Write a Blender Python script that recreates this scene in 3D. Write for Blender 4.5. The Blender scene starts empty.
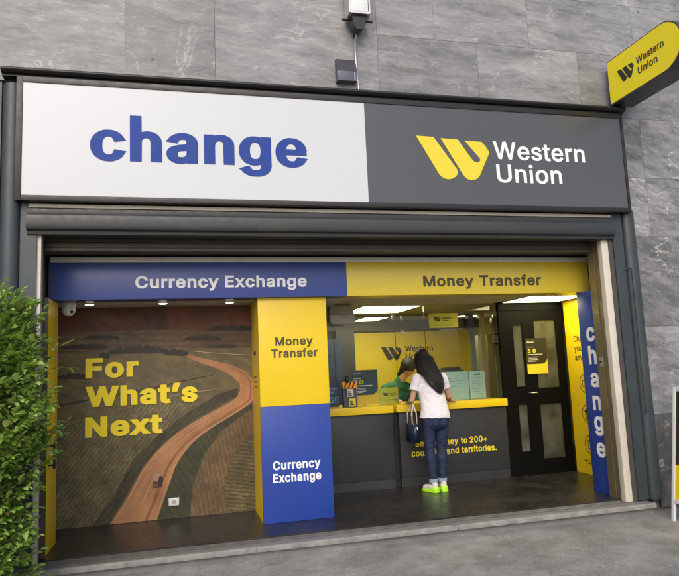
import bpy, bmesh, math, random
from mathutils import Vector, Matrix
random.seed(7)
sc = bpy.context.scene
col = sc.collection
R = math.radians

# ---------------- camera, sky, sun, exposure ----------------
cd = bpy.data.cameras.new('camera')
cam = bpy.data.objects.new('camera', cd); col.objects.link(cam)
cd.sensor_fit = 'HORIZONTAL'; cd.sensor_width = 36.0; cd.lens = 33.947
cd.clip_start = 0.05; cd.clip_end = 3000
_r = Vector((0.96959257, -0.24083328, -0.04346936)); _u = Vector((0.01141824, -0.13291263, 0.99106198)); _f = Vector((0.24445834, 0.96142268, 0.12612121))
mw = Matrix((( _r.x, _u.x, -_f.x, 0.0), (_r.y, _u.y, -_f.y, -5.829), (_r.z, _u.z, -_f.z, 1.569), (0, 0, 0, 1)))
cam.matrix_world = mw
sc.camera = cam

world = bpy.data.worlds.new('World'); sc.world = world; world.use_nodes = True
wn = world.node_tree; wn.nodes.clear()
sky = wn.nodes.new('ShaderNodeTexSky'); sky.sky_type = 'NISHITA'; sky.sun_disc = False
SUN_EL, SUN_AZ = 40.0, 200.0          # azimuth from +Y clockwise: behind the camera, to its left
sky.sun_elevation = R(SUN_EL); sky.sun_rotation = R(SUN_AZ)
sky.air_density = 0.8; sky.dust_density = 3.2; sky.ozone_density = 0.6
bg = wn.nodes.new('ShaderNodeBackground'); bg.inputs['Strength'].default_value = 0.15
wo = wn.nodes.new('ShaderNodeOutputWorld')
wn.links.new(sky.outputs[0], bg.inputs[0]); wn.links.new(bg.outputs[0], wo.inputs[0])
sd = bpy.data.lights.new('sun', 'SUN'); sd.energy = 0.9; sd.angle = R(45); sd.color = (1.0, 0.985, 0.965)
sun = bpy.data.objects.new('sun', sd); col.objects.link(sun)
sdir = Vector((math.sin(R(SUN_AZ))*math.cos(R(SUN_EL)), math.cos(R(SUN_AZ))*math.cos(R(SUN_EL)), math.sin(R(SUN_EL))))
sun.rotation_euler = (-sdir).to_track_quat('-Z', 'Y').to_euler()
sc.view_settings.view_transform = 'Standard'; sc.view_settings.look = 'None'
sc.view_settings.gamma = 1; sc.view_settings.exposure = 0.38
sc.render.engine = 'CYCLES'
sc.cycles.max_bounces = 10; sc.cycles.transparent_max_bounces = 24

# ---------------- materials ----------------
def nd(t, kind, **k):
    n = t.nodes.new(kind)
    for a, b in k.items(): setattr(n, a, b)
    return n
def pm(name, c, rough=0.5, metal=0.0, var=0.10, vs=3.0, bump=0.0, bs=120.0, grime=0.0, spec=0.5, coat=0.0, emit=None, es=0.0, rv=0.08):
    """painted / plastic / metal surface: slight large-scale tone change, fine bump, uneven gloss"""
    m = bpy.data.materials.new(name); m.use_nodes = True; t = m.node_tree
    p = t.nodes['Principled BSDF']; L = t.links.new
    tc = nd(t, 'ShaderNodeNewGeometry')
    n1 = nd(t, 'ShaderNodeTexNoise'); n1.inputs['Scale'].default_value = vs; n1.inputs['Detail'].default_value = 6; n1.inputs['Roughness'].default_value = 0.6
    L(tc.outputs['Position'], n1.inputs['Vector'])
    mr = nd(t, 'ShaderNodeMapRange'); mr.inputs[1].default_value = 0.3; mr.inputs[2].default_value = 0.7; mr.inputs[3].default_value = 1-var; mr.inputs[4].default_value = 1+var*0.6
    L(n1.outputs[0], mr.inputs[0])
    mx = nd(t, 'ShaderNodeMix', data_type='RGBA', blend_type='MULTIPLY'); mx.inputs[0].default_value = 1
    mx.inputs[6].default_value = (*c, 1)
    L(mr.outputs[0], mx.inputs[7])
    out = mx.outputs[2]
    if grime > 0:
        n3 = nd(t, 'ShaderNodeTexNoise'); n3.inputs['Scale'].default_value = 9; n3.inputs['Detail'].default_value = 10; n3.inputs['Roughness'].default_value = 0.75
        L(tc.outputs['Position'], n3.inputs['Vector'])
        r3 = nd(t, 'ShaderNodeMapRange'); r3.inputs[1].default_value = 0.5; r3.inputs[2].default_value = 0.75; r3.inputs[3].default_value = 0; r3.inputs[4].default_value = grime
        L(n3.outputs[0], r3.inputs[0])
        m2 = nd(t, 'ShaderNodeMix', data_type='RGBA'); m2.inputs[7].default_value = (0.09, 0.08, 0.065, 1)
        L(r3.outputs[0], m2.inputs[0]); L(out, m2.inputs[6]); out = m2.outputs[2]
    L(out, p.inputs['Base Color'])
    rr = nd(t, 'ShaderNodeMapRange'); rr.inputs[1].default_value = 0.3; rr.inputs[2].default_value = 0.7; rr.inputs[3].default_value = max(0.03, rough-rv); rr.inputs[4].default_value = min(1, rough+rv)
    n2 = nd(t, 'ShaderNodeTexNoise'); n2.inputs['Scale'].default_value = 14; n2.inputs['Detail'].default_value = 5
    L(tc.outputs['Position'], n2.inputs['Vector']); L(n2.outputs[0], rr.inputs[0]); L(rr.outputs[0], p.inputs['Roughness'])
    p.inputs['Metallic'].default_value = metal
    p.inputs['Specular IOR Level'].default_value = spec
    p.inputs['Coat Weight'].default_value = coat
    if bump > 0:
        nb = nd(t, 'ShaderNodeTexNoise'); nb.inputs['Scale'].default_value = bs; nb.inputs['Detail'].default_value = 4
        L(tc.outputs['Position'], nb.inputs['Vector'])
        b = nd(t, 'ShaderNodeBump'); b.inputs['Strength'].default_value = bump; b.inputs['Distance'].default_value = 0.004
        L(nb.outputs[0], b.inputs['Height']); L(b.outputs[0], p.inputs['Normal'])
    if emit:
        p.inputs['Emission Color'].default_value = (*emit, 1); p.inputs['Emission Strength'].default_value = es
    return m

def marble(name, c1, c2, vein, stretch, rot, vamt=0.7, tone=0.16, rough=0.45):
    m = bpy.data.materials.new(name); m.use_nodes = True; t = m.node_tree
    p = t.nodes['Principled BSDF']; L = t.links.new
    g = nd(t, 'ShaderNodeNewGeometry')
    mp = nd(t, 'ShaderNodeMapping'); mp.inputs['Rotation'].default_value = (0, rot, 0); L(g.outputs['Position'], mp.inputs['Vector'])
    rnd = nd(t, 'ShaderNodeVectorMath', operation='SCALE'); rnd.inputs[0].default_value = (13.1, 7.7, 9.3); L(g.outputs['Random Per Island'], rnd.inputs['Scale'])
    ad = nd(t, 'ShaderNodeVectorMath', operation='ADD'); L(mp.outputs[0], ad.inputs[0]); L(rnd.outputs[0], ad.inputs[1])
    wr = nd(t, 'ShaderNodeTexNoise'); wr.inputs['Scale'].default_value = 2.6; wr.inputs['Detail'].default_value = 5; L(ad.outputs[0], wr.inputs['Vector'])
    ws = nd(t, 'ShaderNodeVectorMath', operation='SCALE'); ws.inputs['Scale'].default_value = 0.14; L(wr.outputs['Color'], ws.inputs[0])
    a2 = nd(t, 'ShaderNodeVectorMath', operation='ADD'); L(ad.outputs[0], a2.inputs[0]); L(ws.outputs[0], a2.inputs[1])
    st = nd(t, 'ShaderNodeVectorMath', operation='MULTIPLY'); st.inputs[1].default_value = stretch; L(a2.outputs[0], st.inputs[0])
    n1 = nd(t, 'ShaderNodeTexNoise'); n1.inputs['Scale'].default_value = 3.6; n1.inputs['Detail'].default_value = 14; n1.inputs['Roughness'].default_value = 0.78; L(st.outputs[0], n1.inputs['Vector'])
    cr = nd(t, 'ShaderNodeValToRGB'); e = cr.color_ramp.elements
    e[0].position = 0.34; e[0].color = (*c1, 1); e[1].position = 0.68; e[1].color = (*c2, 1)
    L(n1.outputs[0], cr.inputs[0])
    # thin veins: two ridged noises
    last = cr.outputs[0]
    for k, (s, w, amt) in enumerate(((1.3, 0.006, vamt), (3.6, 0.007, vamt*0.8), (9.0, 0.012, vamt*0.45))):
        nv = nd(t, 'ShaderNodeTexNoise'); nv.inputs['Scale'].default_value = s; nv.inputs['Detail'].default_value = 7; nv.inputs['Roughness'].default_value = 0.55; nv.inputs['Distortion'].default_value = 0.7
        o3 = nd(t, 'ShaderNodeVectorMath', operation='ADD'); o3.inputs[1].default_value = (k*5.3, k*2.1, k*3.7); L(st.outputs[0] if k else a2.outputs[0], o3.inputs[0]); L(o3.outputs[0], nv.inputs['Vector'])
        s1 = nd(t, 'ShaderNodeMath', operation='SUBTRACT'); s1.inputs[1].default_value = 0.5; L(nv.outputs[0], s1.inputs[0])
        ab = nd(t, 'ShaderNodeMath', operation='ABSOLUTE'); L(s1.outputs[0], ab.inputs[0])
        rg = nd(t, 'ShaderNodeMapRange'); rg.inputs[1].default_value = 0; rg.inputs[2].default_value = w; rg.inputs[3].default_value = amt; rg.inputs[4].default_value = 0; L(ab.outputs[0], rg.inputs[0])
        # break the veins up
        nm = nd(t, 'ShaderNodeTexNoise'); nm.inputs['Scale'].default_value = 2.3+k; nm.inputs['Detail'].default_value = 3; L(a2.outputs[0], nm.inputs['Vector'])
        r2 = nd(t, 'ShaderNodeMapRange'); r2.inputs[1].default_value = 0.48; r2.inputs[2].default_value = 0.62; L(nm.outputs[0], r2.inputs[0])
        mu = nd(t, 'ShaderNodeMath', operation='MULTIPLY'); L(rg.outputs[0], mu.inputs[0]); L(r2.outputs[0], mu.inputs[1])
        mx = nd(t, 'ShaderNodeMix', data_type='RGBA'); mx.inputs[7].default_value = (*vein, 1); L(mu.outputs[0], mx.inputs[0]); L(last, mx.inputs[6]); last = mx.outputs[2]
    # fine grain, pale scuffs and small drilled pits
    nf = nd(t, 'ShaderNodeTexNoise'); nf.inputs['Scale'].default_value = 16; nf.inputs['Detail'].default_value = 10; nf.inputs['Roughness'].default_value = 0.8; L(st.outputs[0], nf.inputs['Vector'])
    rf = nd(t, 'ShaderNodeMapRange'); rf.inputs[1].default_value = 0.54; rf.inputs[2].default_value = 0.66; rf.inputs[3].default_value = 0; rf.inputs[4].default_value = 0.5; L(nf.outputs[0], rf.inputs[0])
    mq = nd(t, 'ShaderNodeMix', data_type='RGBA'); mq.inputs[7].default_value = (*[v*1.5 for v in c2], 1); L(rf.outputs[0], mq.inputs[0]); L(last, mq.inputs[6])
    rf2 = nd(t, 'ShaderNodeMapRange'); rf2.inputs[1].default_value = 0.44; rf2.inputs[2].default_value = 0.28; rf2.inputs[3].default_value = 0; rf2.inputs[4].default_value = 0.6; L(nf.outputs[0], rf2.inputs[0])
    mq2 = nd(t, 'ShaderNodeMix', data_type='RGBA'); mq2.inputs[7].default_value = (*[v*0.7 for v in c1], 1); L(rf2.outputs[0], mq2.inputs[0]); L(mq.outputs[2], mq2.inputs[6])
    vp = nd(t, 'ShaderNodeTexVoronoi'); vp.inputs['Scale'].default_value = 2.6; L(g.outputs['Position'], vp.inputs['Vector'])
    pp = nd(t, 'ShaderNodeMapRange'); pp.inputs[1].default_value = 0.030; pp.inputs[2].default_value = 0.045; pp.inputs[3].default_value = 0.75; pp.inputs[4].default_value = 0; L(vp.outputs['Distance'], pp.inputs[0])
    mq3 = nd(t, 'ShaderNodeMix', data_type='RGBA'); mq3.inputs[7].default_value = (0.05, 0.05, 0.048, 1); L(pp.outputs[0], mq3.inputs[0]); L(mq2.outputs[2], mq3.inputs[6]); last = mq3.outputs[2]
    # stains, slab tone
    ng = nd(t, 'ShaderNodeTexNoise'); ng.inputs['Scale'].default_value = 1.1; ng.inputs['Detail'].default_value = 8; ng.inputs['Roughness'].default_value = 0.65; L(g.outputs['Position'], ng.inputs['Vector'])
    rt = nd(t, 'ShaderNodeMapRange'); rt.inputs[1].default_value = 0.35; rt.inputs[2].default_value = 0.65; rt.inputs[3].default_value = 0.8; rt.inputs[4].default_value = 1.12; L(ng.outputs[0], rt.inputs[0])
    ri = nd(t, 'ShaderNodeMapRange'); ri.inputs[3].default_value = 1-tone; ri.inputs[4].default_value = 1+tone; L(g.outputs['Random Per Island'], ri.inputs[0])
    mm = nd(t, 'ShaderNodeMath', operation='MULTIPLY'); L(rt.outputs[0], mm.inputs[0]); L(ri.outputs[0], mm.inputs[1])
    mf = nd(t, 'ShaderNodeMix', data_type='RGBA', blend_type='MULTIPLY'); mf.inputs[0].default_value = 1; L(last, mf.inputs[6]); L(mm.outputs[0], mf.inputs[7])
    L(mf.outputs[2], p.inputs['Base Color'])
    rr = nd(t, 'ShaderNodeMapRange'); rr.inputs[3].default_value = rough-0.10; rr.inputs[4].default_value = rough+0.2; L(n1.outputs[0], rr.inputs[0]); L(rr.outputs[0], p.inputs['Roughness'])
    b = nd(t, 'ShaderNodeBump'); b.inputs['Strength'].default_value = 0.25; b.inputs['Distance'].default_value = 0.01; L(n1.outputs[0], b.inputs['Height']); L(b.outputs[0], p.inputs['Normal'])
    return m

def ground_mat(name, c1, c2, sc1, speck=0.3, rough=0.8, crack=0.0):
    m = bpy.data.materials.new(name); m.use_nodes = True; t = m.node_tree
    p = t.nodes['Principled BSDF']; L = t.links.new
    g = nd(t, 'ShaderNodeNewGeometry')
    n1 = nd(t, 'ShaderNodeTexNoise'); n1.inputs['Scale'].default_value = sc1; n1.inputs['Detail'].default_value = 10; n1.inputs['Roughness'].default_value = 0.7; L(g.outputs['Position'], n1.inputs['Vector'])
    cr = nd(t, 'ShaderNodeValToRGB'); e = cr.color_ramp.elements; e[0].position = 0.33; e[0].color = (*c1, 1); e[1].position = 0.68; e[1].color = (*c2, 1); L(n1.outputs[0], cr.inputs[0])
    n2 = nd(t, 'ShaderNodeTexNoise'); n2.inputs['Scale'].default_value = 75; n2.inputs['Detail'].default_value = 7; n2.inputs['Roughness'].default_value = 0.85; L(g.outputs['Position'], n2.inputs['Vector'])
    r2 = nd(t, 'ShaderNodeMapRange'); r2.inputs[1].default_value = 0.3; r2.inputs[2].default_value = 0.7; r2.inputs[3].default_value = 1-speck; r2.inputs[4].default_value = 1+speck; L(n2.outputs[0], r2.inputs[0])
    mx = nd(t, 'ShaderNodeMix', data_type='RGBA', blend_type='MULTIPLY'); mx.inputs[0].default_value = 1; L(cr.outputs[0], mx.inputs[6]); L(r2.outputs[0], mx.inputs[7])
    last = mx.outputs[2]
    # darker worn patches and fine grit
    np_ = nd(t, 'ShaderNodeTexNoise'); np_.inputs['Scale'].default_value = 1.3; np_.inputs['Detail'].default_value = 12; np_.inputs['Roughness'].default_value = 0.78; L(g.outputs['Position'], np_.inputs['Vector'])
    rp = nd(t, 'ShaderNodeMapRange'); rp.inputs[1].default_value = 0.40; rp.inputs[2].default_value = 0.60; rp.inputs[3].default_value = 0.72; rp.inputs[4].default_value = 1.18; L(np_.outputs[0], rp.inputs[0])
    mp_ = nd(t, 'ShaderNodeMix', data_type='RGBA', blend_type='MULTIPLY'); mp_.inputs[0].default_value = 1; L(last, mp_.inputs[6]); L(rp.outputs[0], mp_.inputs[7]); last = mp_.outputs[2]
    vg = nd(t, 'ShaderNodeTexVoronoi'); vg.inputs['Scale'].default_value = 60; L(g.outputs['Position'], vg.inputs['Vector'])
    rg = nd(t, 'ShaderNodeMapRange'); rg.inputs[1].default_value = 0.12; rg.inputs[2].default_value = 0.25; rg.inputs[3].default_value = 0.75; rg.inputs[4].default_value = 0; L(vg.outputs['Distance'], rg.inputs[0])
    mg = nd(t, 'ShaderNodeMix', data_type='RGBA'); L(rg.outputs[0], mg.inputs[0]); L(last, mg.inputs[6]); L(vg.outputs['Color'], mg.inputs[7])
    bw_ = nd(t, 'ShaderNodeMix', data_type='RGBA', blend_type='MULTIPLY'); bw_.inputs[0].default_value = 1; bw_.inputs[7].default_value = (*[min(1, v*1.8) for v in c2], 1)
    hs = nd(t, 'ShaderNodeHueSaturation'); hs.inputs['Saturation'].default_value = 0.08; L(vg.outputs['Color'], hs.inputs['Color']); L(hs.outputs[0], bw_.inputs[6]); L(bw_.outputs[2], mg.inputs[7]); last = mg.outputs[2]
    # pale dots of old gum and paint
    vo = nd(t, 'ShaderNodeTexVoronoi'); vo.inputs['Scale'].default_value = 7; L(g.outputs['Position'], vo.inputs['Vector'])
    lt = nd(t, 'ShaderNodeMapRange'); lt.inputs[1].default_value = 0.05; lt.inputs[2].default_value = 0.09; lt.inputs[3].default_value = 0.8 if crack else 0.25; lt.inputs[4].default_value = 0; L(vo.outputs['Distance'], lt.inputs[0])
    m3 = nd(t, 'ShaderNodeMix', data_type='RGBA'); m3.inputs[7].default_value = (c2[0]*1.7, c2[1]*1.7, c2[2]*1.65, 1); L(lt.outputs[0], m3.inputs[0]); L(last, m3.inputs[6]); last = m3.outputs[2]
    if crack:
        nw = nd(t, 'ShaderNodeTexNoise'); nw.inputs['Scale'].default_value = 2.0; nw.inputs['Detail'].default_value = 6; L(g.outputs['Position'], nw.inputs['Vector'])
        sc_ = nd(t, 'ShaderNodeVectorMath', operation='SCALE'); sc_.inputs['Scale'].default_value = 0.5; L(nw.outputs['Color'], sc_.inputs[0])
        ad = nd(t, 'ShaderNodeVectorMath', operation='ADD'); L(g.outputs['Position'], ad.inputs[0]); L(sc_.outputs[0], ad.inputs[1])
        vc = nd(t, 'ShaderNodeTexVoronoi', feature='DISTANCE_TO_EDGE'); vc.inputs['Scale'].default_value = 0.55; L(ad.outputs[0], vc.inputs['Vector'])
        rc = nd(t, 'ShaderNodeMapRange'); rc.inputs[1].default_value = 0; rc.inputs[2].default_value = 0.006; rc.inputs[3].default_value = crack; rc.inputs[4].default_value = 0; L(vc.outputs['Distance'], rc.inputs[0])
        m4 = nd(t, 'ShaderNodeMix', data_type='RGBA'); m4.inputs[7].default_value = (0.05, 0.047, 0.042, 1); L(rc.outputs[0], m4.inputs[0]); L(last, m4.inputs[6]); last = m4.outputs[2]
    L(last, p.inputs['Base Color'])
    rr = nd(t, 'ShaderNodeMapRange'); rr.inputs[1].default_value = 0.3; rr.inputs[2].default_value = 0.7; rr.inputs[3].default_value = rough-0.12; rr.inputs[4].default_value = rough+0.12; L(n1.outputs[0], rr.inputs[0]); L(rr.outputs[0], p.inputs['Roughness'])
    b = nd(t, 'ShaderNodeBump'); b.inputs['Strength'].default_value = 0.45; b.inputs['Distance'].default_value = 0.004; L(n2.outputs[0], b.inputs['Height']); L(b.outputs[0], p.inputs['Normal'])
    return m

def glass_mat(name, tint=(0.86, 0.92, 0.9), refl=1.0, dirt=0.06):
    m = bpy.data.materials.new(name); m.use_nodes = True; t = m.node_tree; t.nodes.clear(); L = t.links.new
    tr = nd(t, 'ShaderNodeBsdfTransparent'); tr.inputs[0].default_value = (*tint, 1)
    gl = nd(t, 'ShaderNodeBsdfGlossy'); gl.inputs['Roughness'].default_value = 0.02; gl.inputs['Color'].default_value = (refl, refl, refl, 1)
    df = nd(t, 'ShaderNodeBsdfDiffuse'); df.inputs[0].default_value = (0.5, 0.52, 0.5, 1)
    fr = nd(t, 'ShaderNodeFresnel'); fr.inputs[0].default_value = 1.5
    mx = nd(t, 'ShaderNodeMixShader'); L(fr.outputs[0], mx.inputs[0]); L(tr.outputs[0], mx.inputs[1]); L(gl.outputs[0], mx.inputs[2])
    g = nd(t, 'ShaderNodeNewGeometry'); n = nd(t, 'ShaderNodeTexNoise'); n.inputs['Scale'].default_value = 4; n.inputs['Detail'].default_value = 8; L(g.outputs['Position'], n.inputs['Vector'])
    r = nd(t, 'ShaderNodeMapRange'); r.inputs[1].default_value = 0.4; r.inputs[2].default_value = 0.8; r.inputs[3].default_value = dirt*0.3; r.inputs[4].default_value = dirt; L(n.outputs[0], r.inputs[0])
    m2 = nd(t, 'ShaderNodeMixShader'); L(r.outputs[0], m2.inputs[0]); L(mx.outputs[0], m2.inputs[1]); L(df.outputs[0], m2.inputs[2])
    o = nd(t, 'ShaderNodeOutputMaterial'); L(m2.outputs[0], o.inputs[0])
    return m

def rows_mat(name, c1, c2, freq, ang, amt=0.8, blotch=2.0):
    """printed picture of a ploughed field: wavering rows of two tones with blotches"""
    m = bpy.data.materials.new(name); m.use_nodes = True; t = m.node_tree
    p = t.nodes['Principled BSDF']; L = t.links.new
    g = nd(t, 'ShaderNodeNewGeometry'); mp = nd(t, 'ShaderNodeMapping'); mp.inputs['Rotation'].default_value = (0, ang, 0); L(g.outputs['Position'], mp.inputs[0])
    w = nd(t, 'ShaderNodeTexWave', wave_type='BANDS', bands_direction='X'); w.inputs['Scale'].default_value = freq; w.inputs['Distortion'].default_value = 3.5; w.inputs['Detail'].default_value = 4; w.inputs['Detail Scale'].default_value = 3
    L(mp.outputs[0], w.inputs['Vector'])
    n = nd(t, 'ShaderNodeTexNoise'); n.inputs['Scale'].default_value = blotch; n.inputs['Detail'].default_value = 12; n.inputs['Roughness'].default_value = 0.75; L(g.outputs['Position'], n.inputs['Vector'])
    n2 = nd(t, 'ShaderNodeTexNoise'); n2.inputs['Scale'].default_value = 60; n2.inputs['Detail'].default_value = 3; L(g.outputs['Position'], n2.inputs['Vector'])
    a = nd(t, 'ShaderNodeMath', operation='MULTIPLY'); a.inputs[1].default_value = amt; L(w.outputs[0], a.inputs[0])
    b = nd(t, 'ShaderNodeMath', operation='MULTIPLY'); L(a.outputs[0], b.inputs[0]); L(n.outputs[0], b.inputs[1])
    c = nd(t, 'ShaderNodeMath', operation='ADD'); L(b.outputs[0], c.inputs[0])
    d = nd(t, 'ShaderNodeMath', operation='MULTIPLY_ADD'); d.inputs[1].default_value = 0.9; d.inputs[2].default_value = -0.25; L(n2.outputs[0], d.inputs[0]); L(d.outputs[0], c.inputs[1])
    r = nd(t, 'ShaderNodeMix', data_type='RGBA'); r.clamp_factor = True; r.inputs[6].default_value = (*c1, 1); r.inputs[7].default_value = (*c2, 1); L(c.outputs[0], r.inputs[0])
    mr = nd(t, 'ShaderNodeMapRange'); mr.inputs[1].default_value = 0.35; mr.inputs[2].default_value = 0.65; mr.inputs[3].default_value = 0.6; mr.inputs[4].default_value = 1.3; L(n.outputs[0], mr.inputs[0])
    mf = nd(t, 'ShaderNodeMix', data_type='RGBA', blend_type='MULTIPLY'); mf.inputs[0].default_value = 1; L(r.outputs[2], mf.inputs[6]); L(mr.outputs[0], mf.inputs[7])
    L(mf.outputs[2], p.inputs['Base Color']); p.inputs['Roughness'].default_value = 0.45
    return m

YEL = (0.80, 0.56, 0.012); BLUE = (0.020, 0.055, 0.31); HY = (0.74, 0.56, 0.05); HB = (0.055, 0.085, 0.30); CHAR = (0.045, 0.05, 0.052)
M = dict(
    stone=marble('grey_marble', (0.115, 0.117, 0.118), (0.335, 0.337, 0.335), (0.62, 0.62, 0.61), (0.34, 1, 1.7), R(-3), 0.5),
    stone_side=marble('grey_marble_cross_cut', (0.075, 0.075, 0.077), (0.33, 0.33, 0.328), (0.66, 0.66, 0.64), (0.6, 1, 2.0), R(-14), 0.85, tone=0.22),
    stone_dark=marble('dark_marble', (0.045, 0.045, 0.043), (0.12, 0.118, 0.112), (0.5, 0.48, 0.44), (2.6, 1, 0.6), R(-25), 0.8),
    mortar=pm('joint_mortar', (0.11, 0.108, 0.10), 0.9),
    pave=ground_mat('pavement', (0.165, 0.163, 0.155), (0.285, 0.28, 0.266), 2.2, 0.55, 0.85, 0.35),
    floor=ground_mat('floor_slate', (0.012, 0.011, 0.011), (0.034, 0.031, 0.028), 3.0, 0.3, 0.27),
    sill=marble('sill_stone', (0.13, 0.13, 0.125), (0.21, 0.205, 0.2), (0.32, 0.31, 0.3), (0.4, 2, 1), 0, 0.3, 0.05, 0.5),
    sill_edge=pm('sill_nosing', (0.26, 0.255, 0.24), 0.6, var=0.35, vs=8, bump=0.5, bs=60, grime=0.6),
    black=pm('black_paint', (0.012, 0.012, 0.012), 0.4),
    bronze=pm('dark_bronze_aluminium', (0.018, 0.017, 0.016), 0.4, 0.1, grime=0.1),
    teal_metal=pm('blue_grey_metal', (0.042, 0.053, 0.058), 0.38, 0.1, var=0.18, vs=1.5, grime=0.25, bump=0.05, bs=40),
    beam=pm('shutter_beam_metal', (0.034, 0.038, 0.038), 0.42, 0.1, var=0.15, grime=0.25),
    shutter=pm('shutter_slats', (0.075, 0.066, 0.052), 0.5, 0.3, grime=0.4),
    cream=pm('cream_strip', (0.60, 0.55, 0.46), 0.45, 0.0, grime=0.25),
    trim=pm('pale_trim', (0.80, 0.77, 0.70), 0.45, grime=0.1),
    gold=pm('bronzed_aluminium', (0.26, 0.22, 0.13), 0.36, 0.6, var=0.15, grime=0.2),
    brown=pm('brown_metal', (0.075, 0.068, 0.06), 0.5, 0.2, grime=0.3),
    signwhite=pm('sign_white', (0.57, 0.59, 0.605), 0.27, var=0.01, vs=0.5, rv=0.0),
    signgrey=pm('sign_grey', (0.076, 0.081, 0.085), 0.24, var=0.06, vs=0.6, rv=0.015),
    signblue=pm('letter_blue', (0.020, 0.055, 0.27), 0.55, var=0.03, spec=0.25),
    signyel=pm('logo_yellow', (0.74, 0.59, 0.03), 0.45, var=0.03, rv=0.02),
    yel=pm('yellow_film', YEL, 0.36, var=0.05, vs=1.5, rv=0.03),
    yel_dull=pm('yellow_wall_paint', (0.84, 0.61, 0.025), 0.35, var=0.10, vs=1.2),
    head_yel=pm('header_yellow_glare', HY, 0.3, var=0.05, rv=0.02), head_blue=pm('header_blue_glare', HB, 0.3, var=0.05, rv=0.02),  # paler than the plain films: glare on the band mixed into the colour
    blue=pm('blue_film', BLUE, 0.36, var=0.06, vs=1.5, rv=0.03),
    ink=pm('ink_dark', (0.02, 0.019, 0.015), 0.45, var=0.03),
    slogan=pm('slogan_yellow', (0.90, 0.70, 0.02), 0.45, var=0.03),
    blade=pm('blade_yellow', (0.90, 0.74, 0.008), 0.4, var=0.03, rv=0.02),
    brownink=pm('ink_brown', (0.075, 0.055, 0.015), 0.45, var=0.03),
    white=pm('white_film', (0.88, 0.88, 0.87), 0.4, var=0.03),
    whitemetal=pm('white_painted_metal', (0.72, 0.72, 0.71), 0.35, grime=0.12),
    char=pm('counter_charcoal', (0.028, 0.031, 0.034), 0.42, var=0.12, vs=2, bump=0.04, bs=30),
    doorblk=pm('door_black', (0.005, 0.005, 0.005), 0.6, spec=0.06),
    glass=glass_mat('clear_glass', (0.95, 0.97, 0.955), 0.55, 0.012),
    ceil=pm('ceiling_paint', (0.50, 0.47, 0.38), 0.6, var=0.08),
    doorglass=glass_mat('smoky_glass', (0.55, 0.62, 0.45), 1.0, 0.22),
    soffit=pm('soffit_paint', (0.55, 0.54, 0.50), 0.35, var=0.06),
    wallgrey=pm('office_wall', (0.42, 0.41, 0.30), 0.5, var=0.15),
    offdark=pm('office_dark', (0.03, 0.033, 0.045), 0.4),
    offblue=pm('office_blue', (0.02, 0.045, 0.12), 0.3),
    panel=pm('lamp_panel', (0.9, 0.9, 0.7), 0.5, emit=(1.0, 0.93, 0.52), es=9.0),
    spot=pm('spot_lens', (0.9, 0.9, 0.9), 0.4, emit=(1.0, 0.95, 0.85), es=5.0),
    rail=pm('steel_fitting', (0.55, 0.55, 0.53), 0.3, 0.8),
)

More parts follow.
